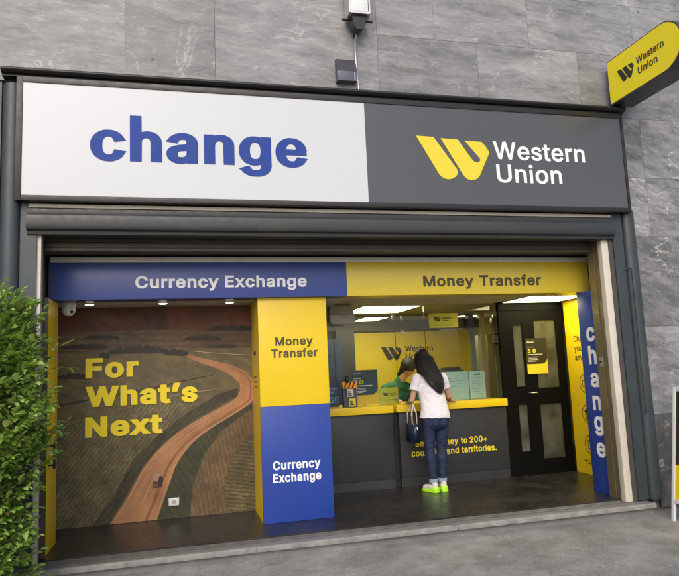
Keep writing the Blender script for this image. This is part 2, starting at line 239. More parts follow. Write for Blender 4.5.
# ---------------- mesh helpers ----------------
class MB:
    def __init__(s): s.bm = bmesh.new()
    def box(s, x0, x1, y0, y1, z0, z1, bev=0.0, mat=None):
        r = bmesh.ops.create_cube(s.bm, size=1)
        vs = r['verts']
        for v in vs:
            v.co = Vector((x0+(x1-x0)*(v.co.x+.5), y0+(y1-y0)*(v.co.y+.5), z0+(z1-z0)*(v.co.z+.5)))
        if bev > 0:
            es = list({e for v in vs for e in v.link_edges})
            r2 = bmesh.ops.bevel(s.bm, geom=es, offset=bev, segments=2, affect='EDGES', profile=0.6)
            vs = list({v for f in r2['faces'] for v in f.verts} | {v for v in vs if v.is_valid})
        if mat is not None:
            for v in vs:
                if v.is_valid: v.co = mat @ v.co
        return s
    def prism(s, pts, d, axis='y', at=0.0):
        """polygon pts (a,b) extruded from at to at+d; axis 'y': (x,z); axis 'x': (y,z); axis 'z': (x,y)"""
        def P(a, b, c):
            return Vector((a, c, b)) if axis == 'y' else Vector((c, a, b)) if axis == 'x' else Vector((a, b, c))
        v0 = [s.bm.verts.new(P(a, b, at)) for a, b in pts]; v1 = [s.bm.verts.new(P(a, b, at+d)) for a, b in pts]
        n = len(pts)
        s.bm.faces.new(v0); s.bm.faces.new(v1[::-1])
        for i in range(n): s.bm.faces.new((v0[i], v1[i], v1[(i+1) % n], v0[(i+1) % n]))
        return s
    def tube(s, pts, rad, n=10, cap=True):
        pts = [Vector(p) for p in pts]; rr = rad if isinstance(rad, (list, tuple)) else [rad]*len(pts)
        rings = []; prev = None
        for i, p in enumerate(pts):
            d = (pts[min(i+1, len(pts)-1)]-pts[max(i-1, 0)]).normalized()
            a = prev if prev is not None else (Vector((0, 0, 1)) if abs(d.z) < 0.9 else Vector((1, 0, 0)))
            a = (a-d*a.dot(d)).normalized(); b = d.cross(a); prev = a
            rx, ry = rr[i] if isinstance(rr[i], (list, tuple)) else (rr[i], rr[i])
            rings.append([s.bm.verts.new(p+a*math.cos(2*math.pi*k/n)*rx+b*math.sin(2*math.pi*k/n)*ry) for k in range(n)])
        for i in range(len(rings)-1):
            for k in range(n): s.bm.faces.new((rings[i][k], rings[i][(k+1) % n], rings[i+1][(k+1) % n], rings[i+1][k]))
        if cap: s.bm.faces.new(rings[0][::-1]); s.bm.faces.new(rings[-1])
        return s
    def ell(s, c, r, rot=None, u=16, v=12):
        q = bmesh.ops.create_uvsphere(s.bm, u_segments=u, v_segments=v, radius=1)
        mt = Matrix.Translation(Vector(c)) @ ((rot.to_matrix().to_4x4() if rot else Matrix.Identity(4))) @ Matrix.Diagonal((*(r if isinstance(r, (tuple, list)) else (r, r, r)), 1))
        for w in q['verts']: w.co = mt @ w.co
        return s
    def limb(s, a, b, ra, rb, n=14):
        """tapered capsule"""
        a = Vector(a); b = Vector(b); d = (b-a).normalized(); pts = []; rr = []
        for k in range(4): t = math.pi/2*(k+0.3)/4; pts.append(a-d*ra*math.cos(t)); rr.append(ra*math.sin(t))
        for k in range(5): pts.append(a.lerp(b, k/4)); rr.append(ra+(rb-ra)*k/4)
        for k in range(4): t = math.pi/2*(3.7-k)/4; pts.append(b+d*rb*math.cos(t)); rr.append(rb*math.sin(t))
        return s.tube(pts, rr, n)
    def build(s, name, m, parent=None, smooth=False, normals=True):
        if normals: bmesh.ops.recalc_face_normals(s.bm, faces=s.bm.faces)
        me = bpy.data.meshes.new(name); s.bm.to_mesh(me); s.bm.free()
        for q in (m if isinstance(m, list) else [m]): me.materials.append(q)
        if smooth:
            for f in me.polygons: f.use_smooth = True
            if smooth != 'all':
                me.set_sharp_from_angle(angle=R(38))
        o = bpy.data.objects.new(name, me); col.objects.link(o)
        if parent: o.parent = parent; o.matrix_parent_inverse = Matrix.Translation(parent.location).inverted() if parent.type == 'EMPTY' and parent.parent is None else Matrix.Identity(4)
        return o
def tag(o, label=None, cat=None, group=None, kind=None):
    if label: o['label'] = label
    if cat: o['category'] = cat
    if group: o['group'] = group
    if kind: o['kind'] = kind
    return o
def thing(name, loc, label, cat, group=None):
    o = bpy.data.objects.new(name, None); o.empty_display_size = 0.1; o.location = loc; col.objects.link(o)
    return tag(o, label, cat, group)
def box(name, x0, x1, y0, y1, z0, z1, m, parent=None, bev=0.0):
    return MB().box(x0, x1, y0, y1, z0, z1, bev).build(name, m, parent, smooth=bev > 0)
def structure(o): o['kind'] = 'structure'; return o
def copy_tree(o, dloc, parent=None):
    c = o.copy(); col.objects.link(c)
    if parent: c.parent = parent; c.matrix_parent_inverse = o.matrix_parent_inverse.copy()
    else: c.location = o.location + Vector(dloc)
    for ch in [q for q in col.objects if q.parent == o]: copy_tree(ch, dloc, c)
    return c
GLYPHS = {
 'R': {
  ' ': (0.206, ''),
  '%': (0.694, '476 -21 524 -22 557 -11 591 19 604 41 613 70 613 144 606 169 595 191 565 220 550 229 528 236 486 238 440 223 410 195 399 177 390 153 388 72 395 48 406 26 429 0 455 -15|109 -12 199 -12 563 522 474 521|487 50 474 61 467 76 465 129 472 151 482 163 493 168 508 168 525 160 533 142 536 81 527 59 521 53 513 49|170 270 209 273 242 289 272 320 285 351 289 380 289 422 285 448 267 485 240 513 211 526 185 531 141 526 106 509 80 481 69 459 63 435 63 364 69 340 80 318 106 291 119 282 141 273|162 342 151 349 142 367 140 422 146 444 154 454 169 460 180 460 194 456 208 435 210 373 201 351 194 344'),
  '&': (0.466, '165 -18 226 -19 265 -10 309 10 327 23 358 -12 462 -11 383 86 403 121 416 163 420 191 420 235 338 236 334 191 325 157 238 264 276 291 308 323 321 343 334 376 337 420 330 446 319 468 292 498 256 518 217 527 182 527 138 516 100 491 77 462 64 424 64 372 81 325 117 277 76 245 46 213 31 187 22 156 22 110 26 90 40 59 57 35 80 14 116 -6 142 -15|172 61 140 73 117 99 110 119 110 143 121 169 168 212 176 207 273 90 256 76 232 65 215 60|183 330 154 374 150 389 152 416 158 429 175 443 188 447 215 447 228 443 244 427 249 416 249 394 238 372 219 353 186 329'),
  '+': (0.471, '186 23 267 23 268 158 404 160 402 240 267 241 266 376 186 375 185 240 49 239 50 158 186 157'),
  ',': (0.206, '23 -130 96 -130 149 61 152 84 56 83'),
  '.': (0.206, '79 -15 109 -17 122 -12 145 9 152 22 154 53 147 70 133 87 113 98 87 100 67 93 46 75 37 55 37 26 44 11 65 -10'),
  '0': (0.471, '198 -18 255 -19 283 -12 310 -1 340 21 370 55 388 86 407 143 416 196 418 284 414 330 403 380 381 435 357 471 327 498 292 518 244 529 193 527 162 518 123 496 93 466 69 429 55 398 42 350 36 301 36 207 40 171 51 123 71 75 91 44 120 14 158 -8|214 64 197 67 178 78 161 94 146 119 135 147 126 187 121 273 130 345 141 380 152 402 165 420 182 434 200 443 230 447 259 441 274 432 293 413 313 378 328 314 330 218 322 158 311 125 297 101 279 80 257 67 239 62'),
  '1': (0.471, '64 -11 403 -11 402 67 289 68 288 523 195 523 73 433 74 333 193 421 199 422 199 68 65 67'),
  '2': (0.471, '52 -11 402 -11 400 69 179 70 278 172 333 233 369 282 388 326 395 376 391 409 382 436 366 462 343 487 319 505 297 516 268 525 238 529 191 527 158 518 134 507 103 485 78 455 65 431 54 392 53 349 139 349 142 387 151 409 172 432 202 445 244 445 277 432 296 414 305 396 307 356 303 339 292 317 267 284 56 59 52 53'),
  '3': (0.471, '187 -18 262 -17 302 -6 328 7 369 42 389 70 398 90 407 132 404 174 396 204 376 240 346 269 322 285 295 296 248 303 385 455 383 522 57 521 58 439 261 438 145 306 145 235 240 232 262 225 289 210 303 193 312 176 316 156 314 121 305 101 284 80 256 67 232 62 190 65 159 76 140 90 127 110 119 144 30 143 33 110 39 86 52 59 66 42 93 16 128 -4 172 -17'),
  '4': (0.471, '270 -11 354 -12 355 92 426 95 426 174 355 176 355 330 270 330 268 175 129 176 314 486 332 523 239 521 28 165 29 94 268 94'),
  '5': (0.471, '192 -18 250 -19 272 -15 318 5 340 21 370 53 392 92 403 136 403 191 392 235 377 266 343 307 314 326 283 340 252 346 195 344 150 328 161 438 378 439 378 522 84 521 53 242 131 232 147 245 175 258 213 265 239 263 268 252 285 238 304 213 313 189 315 149 311 127 302 108 283 84 268 73 246 65 233 62 197 65 164 80 148 97 139 112 134 144 47 143 47 119 51 97 62 68 80 42 101 21 123 5 156 -10'),
  '6': (0.471, '199 -18 266 -17 301 -6 325 7 345 23 368 48 390 88 397 108 401 132 399 198 390 229 364 273 330 302 292 320 261 326 212 325 335 504 345 522 246 522 243 519 100 308 73 259 58 218 51 187 51 134 56 110 71 70 87 46 118 14 162 -10|205 64 173 78 153 101 139 134 137 149 139 182 150 211 176 238 209 252 244 252 279 236 300 213 313 180 313 134 300 101 272 73 246 62'),
  '7': (0.471, '76 -11 172 -12 175 -9 404 447 403 522 50 521 51 439 303 438'),
  '8': (0.471, '194 -18 272 -17 311 -6 342 10 358 21 392 57 403 77 414 119 412 167 405 189 392 215 360 252 337 266 370 299 390 339 394 358 394 402 383 440 361 473 322 505 281 522 243 529 210 529 179 524 146 513 122 500 93 475 75 451 64 427 57 398 57 363 66 328 84 297 117 266 98 256 82 242 53 202 40 160 40 112 44 92 64 53 100 16 146 -8|205 64 184 67 164 76 139 99 128 132 130 158 139 180 155 199 171 210 201 221 250 221 285 208 308 187 321 160 324 125 317 105 300 84 274 69 248 62|214 303 201 304 179 313 159 332 150 347 145 365 148 396 156 416 175 434 188 441 217 447 259 443 283 430 297 413 306 389 304 354 295 334 272 313 239 302'),
  '9': (0.471, '106 -11 206 -12 214 -4 344 187 364 220 390 277 401 323 401 374 397 398 386 429 373 453 343 487 319 505 286 520 239 529 213 529 160 518 112 489 82 458 62 422 51 378 51 323 60 286 78 251 112 214 145 195 198 181 241 183|212 257 195 261 178 269 159 286 150 299 139 330 139 374 153 407 176 432 204 445 235 448 270 437 300 407 313 374 313 328 300 295 281 274 250 258'),
  'A': (0.498, '-1 -11 94 -12 145 129 334 129 387 -12 481 -11 291 508 284 523 192 521'),
  'B': (0.474, '48 -11 300 -10 339 1 370 17 404 48 413 62 426 95 431 117 431 156 426 180 411 216 398 233 375 254 352 266 382 290 404 326 411 354 411 394 402 429 382 464 359 487 339 501 309 514 254 523 48 521|138 70 139 217 282 215 317 195 334 174 343 147 341 119 327 95 309 80 289 74 258 69|138 299 139 439 269 437 293 428 314 407 323 383 321 350 312 332 287 309 251 298'),
  'C': (0.528, '235 -18 298 -19 324 -15 364 -1 405 23 437 53 457 79 475 114 488 165 487 172 399 172 391 145 380 123 361 100 328 78 291 67 243 67 212 76 181 93 145 134 132 160 118 211 116 233 118 297 127 336 140 367 160 396 192 423 221 436 254 443 282 443 306 439 339 425 371 398 389 369 399 335 488 336 481 374 470 405 442 451 412 480 383 500 355 513 306 527 249 529 216 524 179 513 130 487 90 449 61 407 44 367 30 312 28 295 30 196 46 136 72 83 92 57 115 34 141 14 188 -8'),
  'E': (0.437, '48 -11 389 -11 388 69 138 70 139 217 369 218 368 298 139 298 138 438 383 439 383 523 48 521'),
  'F': (0.428, '48 -11 138 -11 139 208 358 209 357 292 138 293 138 438 381 439 381 523 48 521'),
  'I': (0.319, '19 -11 283 -11 282 69 195 70 195 438 282 439 282 523 19 521 20 439 105 438 105 70 20 69'),
  'M': (0.646, '48 -11 134 -11 135 351 180 229 278 -12 352 -11 475 301 491 351 490 -11 580 -11 579 523 469 523 466 519 345 207 315 118 292 187 162 519 159 523 48 521'),
  'N': (0.542, '48 -11 138 -11 137 373 195 275 378 -11 477 -11 476 523 387 521 386 138 147 517 141 523 48 521'),
  'S': (0.465, '188 -20 275 -19 321 -6 347 8 374 27 399 57 412 84 421 117 421 161 414 187 394 222 371 245 345 263 294 285 178 318 147 335 130 356 128 387 139 411 160 430 178 439 206 445 257 443 294 428 317 403 327 364 414 365 412 403 405 425 392 451 375 473 347 496 314 514 266 527 189 527 151 518 121 505 96 489 67 460 49 429 40 398 38 367 47 323 60 299 85 272 123 247 154 234 259 206 288 195 314 179 328 163 333 147 333 130 328 114 317 97 308 87 281 71 246 63 189 65 162 74 145 85 130 99 122 114 117 147 114 151 25 150 27 114 36 84 47 62 64 37 88 16 127 -6 162 -17'),
  'U': (0.535, '224 -19 291 -20 353 -5 401 24 431 53 455 93 470 155 469 521 380 520 378 152 365 117 344 92 311 72 284 66 234 66 207 72 177 90 151 119 138 157 138 520 48 520 48 146 52 122 70 78 92 47 111 28 135 11 170 -7'),
  'W': (0.704, '145 -11 239 -12 242 -9 342 366 445 -11 540 -12 687 521 592 521 492 127 389 523 295 521 193 129 93 521 1 523 0 515'),
  'a': (0.407, '133 -20 200 -18 242 -1 259 15 262 13 264 -14 350 -13 350 262 346 295 337 321 321 347 288 375 250 391 213 397 173 397 116 384 77 362 49 335 25 288 28 281 107 259 122 286 143 305 169 316 209 318 237 309 251 297 258 286 262 271 262 249 259 246 235 239 140 228 81 210 45 185 23 150 18 132 18 84 25 60 36 38 72 1 99 -12|152 60 123 70 106 90 104 99 106 119 108 126 121 138 160 153 233 162 278 174 265 163 262 126 258 110 251 97 235 78 200 61'),
  'b': (0.443, '201 -19 255 -20 290 -11 332 13 364 47 386 86 401 146 403 212 395 265 377 309 353 344 328 367 292 387 244 398 196 396 160 382 127 354 126 520 42 521 40 -13 123 -14 125 26 156 -3 178 -14|214 60 180 68 155 89 144 104 131 137 126 161 126 218 137 260 146 278 167 301 202 316 237 316 270 303 298 271 313 225 315 172 307 128 289 93 270 74 255 66 226 59'),
  'c': (0.414, '178 -19 248 -18 278 -9 305 4 350 45 370 80 378 106 378 111 373 114 296 132 284 100 261 74 245 66 219 59 175 63 157 72 130 102 112 148 110 214 117 245 125 267 139 287 160 305 190 316 226 316 248 310 265 299 282 280 294 246 378 269 356 322 322 360 281 385 226 398 190 398 153 391 109 371 91 358 68 335 48 306 31 265 22 221 24 139 33 104 53 62 80 28 111 4 138 -9'),
  'd': (0.443, '169 -19 221 -20 241 -16 272 0 298 24 300 -14 385 -13 384 521 297 520 296 356 281 371 245 391 212 398 179 398 153 393 118 380 91 363 55 322 33 276 22 223 22 155 31 108 40 84 64 42 96 11 124 -7 149 -16|198 60 175 63 157 72 139 89 125 108 117 130 110 161 110 218 121 260 132 280 149 299 177 314 221 316 248 308 263 297 277 280 295 236 299 174 288 119 268 86 252 72 234 63'),
  'e': (0.422, '180 -19 241 -20 265 -16 305 0 331 17 352 38 370 64 381 95 380 101 373 103 298 121 286 93 265 72 228 59 197 59 157 72 125 104 112 137 111 156 385 157 385 203 378 258 367 293 348 328 318 360 292 378 250 393 221 398 188 398 153 391 133 385 96 363 66 333 48 306 31 265 22 221 24 139 35 97 48 69 70 38 98 13 144 -11|211 232 110 234 114 251 128 278 153 303 186 316 226 316 250 308 275 284 286 265 295 232'),
  'f': (0.272, '67 -11 155 -11 155 312 241 315 241 392 156 393 155 433 162 449 169 457 182 461 209 461 236 453 258 528 235 538 213 542 167 542 121 527 87 497 74 473 67 442 67 394 -6 392 -6 315 67 312'),
  'g': (0.443, '172 -162 239 -163 294 -149 333 -127 363 -96 376 -69 385 -34 384 392 300 392 298 354 267 381 237 394 190 398 149 392 105 372 75 347 53 318 33 276 22 226 22 157 26 131 33 107 48 74 62 54 89 27 105 16 144 -2 182 -9 210 -9 256 2 278 16 299 34 299 -10 295 -36 283 -57 274 -66 254 -77 230 -83 182 -83 164 -79 140 -66 105 -24 33 -65 51 -96 85 -130 127 -152|185 74 164 79 144 93 123 120 110 166 110 219 125 270 132 281 155 304 179 315 219 317 243 310 254 304 271 289 282 274 297 230 299 171 288 124 275 102 261 88 241 77 223 73'),
  'h': (0.428, '40 -11 126 -11 128 253 137 277 160 303 193 316 226 316 251 307 265 295 278 273 282 255 282 -11 370 -11 370 260 359 312 346 339 317 371 290 386 262 395 207 397 185 393 154 380 127 358 125 523 40 521'),
  'i': (0.185, '40 -11 126 -11 125 393 40 392|71 431 96 430 116 439 130 453 139 473 139 493 133 510 114 529 98 536 70 536 54 529 38 515 29 497 29 471 36 455 54 437'),
  'k': (0.399, '40 -11 126 -11 126 136 152 160 288 -12 397 -11 219 216 386 389 279 393 127 237 125 523 40 521'),
  'l': (0.207, '115 -13 165 -14 197 -7 181 66 174 69 160 65 138 65 131 70 126 86 126 521 42 522 40 61 47 37 67 9 97 -10'),
  'm': (0.628, '40 -11 126 -11 126 251 131 271 142 290 156 305 180 316 209 318 226 314 244 303 254 290 260 275 260 -11 347 -12 348 262 357 286 374 305 396 316 429 318 460 307 474 293 483 268 483 -11 570 -12 571 266 564 308 544 348 523 371 504 384 453 399 420 399 383 391 350 373 329 354 319 340 311 354 286 380 262 393 246 397 191 397 154 382 125 358 123 393 42 393'),
  'n': (0.428, '40 -11 126 -11 128 253 137 277 160 303 193 316 226 316 251 307 265 295 278 273 282 255 282 -11 370 -11 368 277 359 312 348 334 317 371 290 386 262 395 207 397 178 391 154 380 125 355 123 393 40 392'),
  'o': (0.433, '178 -19 234 -20 259 -16 283 -7 320 15 352 47 365 67 381 100 392 144 394 214 389 245 378 282 363 313 345 337 316 365 281 385 241 396 223 398 173 396 140 387 109 371 88 355 55 317 35 278 24 236 24 139 33 104 53 62 80 28 111 4 138 -9|196 60 175 63 157 72 130 102 112 148 110 214 123 262 139 287 151 299 179 314 226 316 259 303 275 289 286 273 295 256 304 225 306 163 299 133 286 102 261 74 232 61'),
  'p': (0.443, '40 -154 126 -154 127 23 147 4 185 -16 204 -21 266 -18 295 -10 334 15 364 46 384 82 397 121 403 167 403 211 395 264 375 313 355 341 319 373 288 389 248 397 196 395 178 391 156 380 138 367 125 351 123 393 40 392|199 62 191 63 165 78 139 112 126 161 126 218 135 255 146 277 169 303 200 316 240 316 270 303 291 282 302 262 311 236 315 207 313 154 304 121 293 99 270 74 240 61'),
  'r': (0.277, '40 -11 126 -11 128 257 139 282 156 298 171 307 200 314 256 308 255 397 193 397 174 393 143 377 125 362 123 393 40 392'),
  's': (0.383, '151 -19 213 -20 244 -14 277 0 306 19 324 40 342 80 344 122 340 141 331 161 310 187 271 211 229 224 152 242 132 253 122 267 122 287 126 295 143 310 167 319 209 319 227 312 241 300 252 284 260 261 340 280 333 306 308 349 277 376 255 387 224 396 207 398 152 396 99 378 81 367 54 339 41 315 34 291 34 256 41 232 52 212 68 193 90 178 119 165 227 138 240 132 254 113 254 93 250 84 233 70 202 59 163 59 132 70 115 86 103 121 21 104 25 78 38 47 68 13 101 -7 128 -16'),
  't': (0.246, '142 -15 196 -16 228 -6 211 67 158 63 146 69 140 82 140 313 217 315 217 392 140 394 138 483 53 483 52 394 -6 392 -6 315 52 313 52 80 56 55 71 25 92 4 116 -10'),
  'u': (0.428, '155 -16 207 -17 226 -13 264 5 284 22 286 -13 370 -12 369 392 282 391 282 133 276 109 267 94 244 73 220 64 180 64 163 71 139 92 131 109 126 131 126 391 40 391 40 107 47 76 56 54 71 30 92 9 123 -8'),
  'v': (0.407, '153 -11 237 -11 390 393 298 393 294 389 194 109 94 392 -1 392'),
  'w': (0.585, '127 -11 207 -12 211 -9 284 252 358 -11 438 -12 563 392 470 392 411 183 400 132 396 129 327 392 242 393 170 127 98 389 95 393 7 393 10 372'),
  'x': (0.397, '-3 -11 99 -12 166 88 189 129 213 88 280 -12 382 -11 237 189 239 198 364 374 374 393 275 393 213 299 192 261 106 393 4 392 131 213 142 191'),
  'y': (0.407, '63 -156 115 -157 139 -151 172 -131 202 -95 219 -57 390 393 298 393 294 389 194 109 94 392 -1 392 149 0 134 -46 117 -69 106 -76 75 -76 60 -71 50 -75 32 -145 40 -151'),
  'z': (0.399, '30 -11 351 -11 350 69 151 70 344 323 345 393 34 392 35 309 226 309 228 306 32 55'),
 },
 'B': {
  ' ': (0.224, ''),
  '+': (0.489, '173 10 281 10 282 145 417 147 416 251 281 252 279 390 173 389 172 251 36 250 37 145 173 144'),
  '.': (0.224, '79 -28 111 -30 133 -21 156 2 167 31 165 62 152 86 133 102 113 111 89 113 61 105 35 82 24 57 24 24 35 0 58 -21'),
  '0': (0.489, '196 -31 268 -30 303 -19 343 5 377 42 401 84 419 134 430 198 432 277 427 328 414 389 392 442 370 475 343 503 321 518 279 536 237 542 195 540 160 531 116 507 91 484 62 444 42 400 31 361 23 301 23 207 29 156 45 101 64 59 89 26 116 1 156 -21|212 77 191 85 176 98 159 121 152 136 141 174 137 202 135 282 144 345 161 392 189 423 209 432 231 434 257 428 270 419 287 400 298 381 306 356 315 312 317 218 304 145 284 106 255 80 239 76'),
  '2': (0.489, '39 -24 415 -24 414 83 210 84 298 174 347 229 380 275 402 326 406 348 406 398 397 431 389 451 369 480 326 516 293 532 255 540 220 543 181 538 145 527 110 507 81 480 63 456 52 434 43 405 39 372 40 336 152 336 153 376 162 403 178 422 205 433 244 433 273 419 292 394 294 357 281 324 254 288 39 60'),
  '3': (0.489, '185 -31 264 -30 310 -17 332 -6 377 31 392 51 410 86 419 123 419 167 408 209 394 235 358 276 336 291 303 307 273 315 399 451 398 536 45 535 46 426 232 425 130 308 130 222 226 221 255 214 272 206 289 191 302 163 302 128 291 103 281 93 261 82 235 76 189 78 156 93 139 114 132 157 16 156 23 95 36 62 56 33 92 1 121 -14 145 -23'),
  'A': (0.516, '-20 -24 102 -25 112 -4 153 116 324 116 330 108 377 -25 499 -24 294 534 183 533'),
  'C': (0.546, '233 -31 300 -32 342 -23 392 -1 421 19 451 48 475 84 495 134 504 178 502 186 388 186 378 147 369 130 344 102 322 89 293 80 274 78 232 82 201 96 178 114 156 141 143 167 132 209 130 227 132 299 143 341 158 372 190 406 203 415 230 426 254 430 282 430 304 426 342 408 365 385 378 361 388 322 504 323 497 365 486 400 475 425 453 458 419 492 386 514 344 531 304 540 256 542 199 533 153 516 115 492 75 451 53 418 28 361 17 312 15 213 20 183 35 128 64 73 113 19 142 -1 192 -23'),
  'E': (0.455, '35 -24 400 -24 399 83 152 84 153 204 380 205 379 312 153 312 152 425 397 426 397 534 35 533'),
  'G': (0.557, '235 -31 302 -32 337 -25 384 -8 421 16 457 53 475 79 493 119 504 172 502 283 258 283 257 174 386 184 385 163 369 128 348 104 324 89 296 80 263 78 225 85 201 96 177 115 156 141 143 167 132 209 130 227 132 299 136 321 152 361 174 392 199 412 216 421 252 430 280 430 311 423 333 412 358 389 378 356 390 322 506 323 495 378 486 403 473 429 451 460 423 487 392 509 355 527 302 540 254 542 197 533 139 509 109 487 72 449 44 403 26 354 15 295 15 213 22 172 37 121 72 59 102 27 137 1 192 -23'),
  'H': (0.553, '35 -24 152 -24 153 206 366 206 367 -24 484 -24 483 534 367 533 366 316 153 316 152 533 35 533'),
  'I': (0.337, '6 -24 296 -24 296 82 208 84 208 425 296 427 295 534 6 533 6 427 92 425 92 84 6 82'),
  'M': (0.665, '35 -24 147 -24 148 276 269 -25 361 -24 476 272 477 -24 593 -25 594 533 457 533 315 160 171 530 168 534 36 534'),
  'N': (0.56, '35 -24 152 -24 153 320 369 -22 373 -25 490 -24 489 534 374 533 373 184 154 530 150 534 35 533'),
  'R': (0.485, '35 -24 152 -24 153 171 233 170 337 -25 471 -24 350 196 375 213 400 238 413 258 429 295 435 332 433 390 420 434 407 458 387 482 351 510 307 527 271 534 35 533|152 282 153 426 267 424 293 413 308 398 319 370 319 335 310 310 300 298 287 290 249 281'),
  'S': (0.483, '187 -33 276 -32 318 -21 351 -5 386 21 409 49 424 79 433 110 433 167 424 198 409 225 384 252 340 281 313 292 210 320 175 333 157 344 143 361 140 381 145 396 164 417 194 430 243 432 269 426 287 417 303 401 310 387 315 351 429 352 422 416 411 445 393 471 366 498 335 518 296 534 263 540 219 542 177 538 133 525 106 512 84 496 52 462 35 429 26 392 26 354 35 319 50 291 76 263 100 245 146 223 280 184 307 168 319 152 316 119 310 108 291 91 274 83 247 76 201 76 175 83 157 91 138 110 132 126 129 156 126 162 11 161 13 121 22 84 33 60 57 27 87 1 120 -16 161 -30'),
  'T': (0.485, '167 -24 282 -24 282 425 441 426 441 534 7 533 8 426 167 425'),
  'U': (0.554, '224 -32 291 -33 320 -29 355 -18 386 -3 406 11 433 36 453 62 468 91 477 117 484 159 483 534 367 533 365 153 350 117 329 96 296 81 267 77 232 79 214 83 192 94 165 122 154 146 149 172 149 533 35 533 35 144 48 93 77 45 117 6 168 -20'),
  'W': (0.723, '135 -24 252 -24 343 316 434 -24 550 -25 703 533 582 533 493 182 400 534 285 533 193 184 104 530 101 534 -16 534 -15 519'),
  'Y': (0.508, '177 -24 294 -24 294 200 485 506 500 534 365 534 238 323 230 330 106 534 -30 533 177 203'),
  'a': (0.426, '131 -33 189 -34 222 -25 246 -12 249 -13 251 -27 362 -26 359 295 353 317 333 352 308 378 259 402 211 411 176 411 136 404 99 391 70 373 45 350 29 328 5 275 114 244 133 280 149 294 171 303 218 303 233 296 247 278 249 258 246 255 130 239 90 228 66 217 46 204 29 187 10 152 5 132 5 84 14 51 23 33 50 2 72 -14 103 -27|150 73 130 81 117 97 117 113 127 127 163 140 246 151 285 163 262 142 253 136 249 137 243 108 222 85 207 76 189 72'),
  'c': (0.432, '176 -32 250 -31 296 -16 325 2 352 27 370 51 383 78 396 120 287 147 269 100 248 81 221 72 195 72 177 77 164 83 141 109 132 126 123 159 121 186 123 216 137 260 143 271 171 297 191 303 224 303 252 292 273 269 285 231 394 258 383 298 368 329 329 371 287 396 241 409 195 411 162 407 118 391 87 371 71 357 40 318 22 280 11 236 9 221 11 137 27 84 44 51 62 29 100 -5 129 -20'),
  'd': (0.461, '167 -32 235 -31 254 -25 283 -7 286 -8 287 -27 398 -26 397 534 284 533 283 385 252 402 228 409 184 411 144 404 116 393 87 376 55 344 29 300 18 269 9 223 9 153 24 87 51 38 83 4 127 -22|194 73 164 83 152 93 134 120 123 159 121 188 123 219 130 247 139 267 162 292 188 303 221 303 248 292 264 276 275 256 286 205 284 155 269 109 246 83 215 72'),
  'e': (0.44, '181 -32 257 -31 287 -22 316 -9 336 4 372 43 387 73 398 109 290 136 277 104 259 83 228 72 195 72 164 83 137 111 126 137 127 143 396 144 394 247 383 289 359 335 325 371 294 391 265 402 217 411 173 409 138 400 109 387 78 365 53 337 27 291 16 258 9 221 9 153 13 126 27 84 49 45 85 6 111 -11 149 -27|200 243 128 245 137 267 148 280 164 294 186 303 224 303 246 294 266 274 280 243'),
  'f': (0.29, '54 -24 168 -24 168 299 254 302 254 405 169 406 168 434 174 444 185 448 207 448 245 436 274 533 273 538 255 545 211 556 169 556 139 549 110 536 85 515 65 486 54 442 54 407 -19 405 -19 302 54 299'),
  'g': (0.461, '172 -175 239 -176 283 -167 307 -158 340 -138 368 -111 390 -71 398 -29 397 405 287 405 285 383 257 401 224 410 169 410 133 401 92 379 57 347 35 314 20 279 9 226 11 140 29 83 57 39 76 20 105 0 129 -11 162 -19 180 -22 228 -19 248 -15 286 4 284 -27 277 -43 261 -59 241 -68 202 -72 166 -66 147 -55 137 -45 109 -6 16 -60 44 -109 81 -143 118 -162 147 -171|183 87 160 97 134 127 123 164 121 191 123 221 137 263 160 291 182 302 217 304 235 300 250 291 264 276 277 252 286 215 284 155 269 116 248 95 226 86'),
  'h': (0.446, '27 -24 140 -24 140 242 146 266 153 277 167 292 194 303 224 303 246 294 258 282 267 264 269 -24 384 -24 384 253 377 299 371 319 351 354 334 373 310 391 279 404 246 411 209 411 165 400 141 386 139 534 27 533'),
  'i': (0.203, '27 -24 139 -24 138 406 27 405|69 418 96 417 116 424 137 440 148 458 153 473 153 493 144 517 121 540 99 549 70 549 44 538 27 522 16 497 16 469 27 445 48 426'),
  'm': (0.646, '27 -24 140 -24 140 253 148 277 161 292 183 303 207 305 231 296 241 286 247 273 247 -24 361 -25 362 262 373 286 385 296 398 303 427 305 455 294 463 286 470 269 470 -24 581 -25 582 284 573 321 555 354 530 382 510 395 484 406 449 413 407 411 376 402 343 384 321 364 286 395 255 408 231 413 183 408 139 386 136 406 29 406'),
  'n': (0.446, '27 -24 140 -24 140 242 146 266 153 277 167 292 194 303 224 303 246 294 258 282 267 264 269 -24 384 -24 382 277 371 319 360 341 351 354 323 382 286 402 246 411 209 411 185 406 165 400 139 384 136 406 27 405'),
  'o': (0.452, '178 -32 250 -31 281 -22 325 2 354 29 376 60 390 87 405 144 407 210 403 243 390 289 370 326 334 367 309 385 276 400 241 409 195 411 162 407 118 391 87 371 71 357 40 318 18 267 9 221 9 153 13 126 27 84 51 43 85 6 111 -11 155 -29|194 73 164 83 145 102 132 126 123 159 121 186 123 216 137 260 164 292 191 303 224 303 254 290 269 276 282 254 293 210 293 164 282 122 269 100 254 85 239 77 221 72'),
  'r': (0.296, '27 -24 140 -24 142 258 151 275 163 287 187 298 216 301 269 291 268 408 194 411 161 402 139 389 136 406 27 405'),
  's': (0.401, '148 -32 229 -31 266 -20 288 -9 308 4 331 27 348 58 355 78 357 122 351 150 340 172 314 200 299 211 266 226 174 248 145 259 135 269 135 285 154 301 167 306 207 306 220 301 236 285 253 246 357 271 342 320 322 353 297 378 273 394 222 409 154 409 132 405 92 389 64 369 43 346 27 318 23 302 21 258 25 236 38 208 64 180 79 169 116 152 211 130 229 123 241 111 243 102 238 91 218 77 202 72 160 72 138 81 126 93 112 136 20 119 5 113 18 58 36 27 64 0 77 -9 119 -27'),
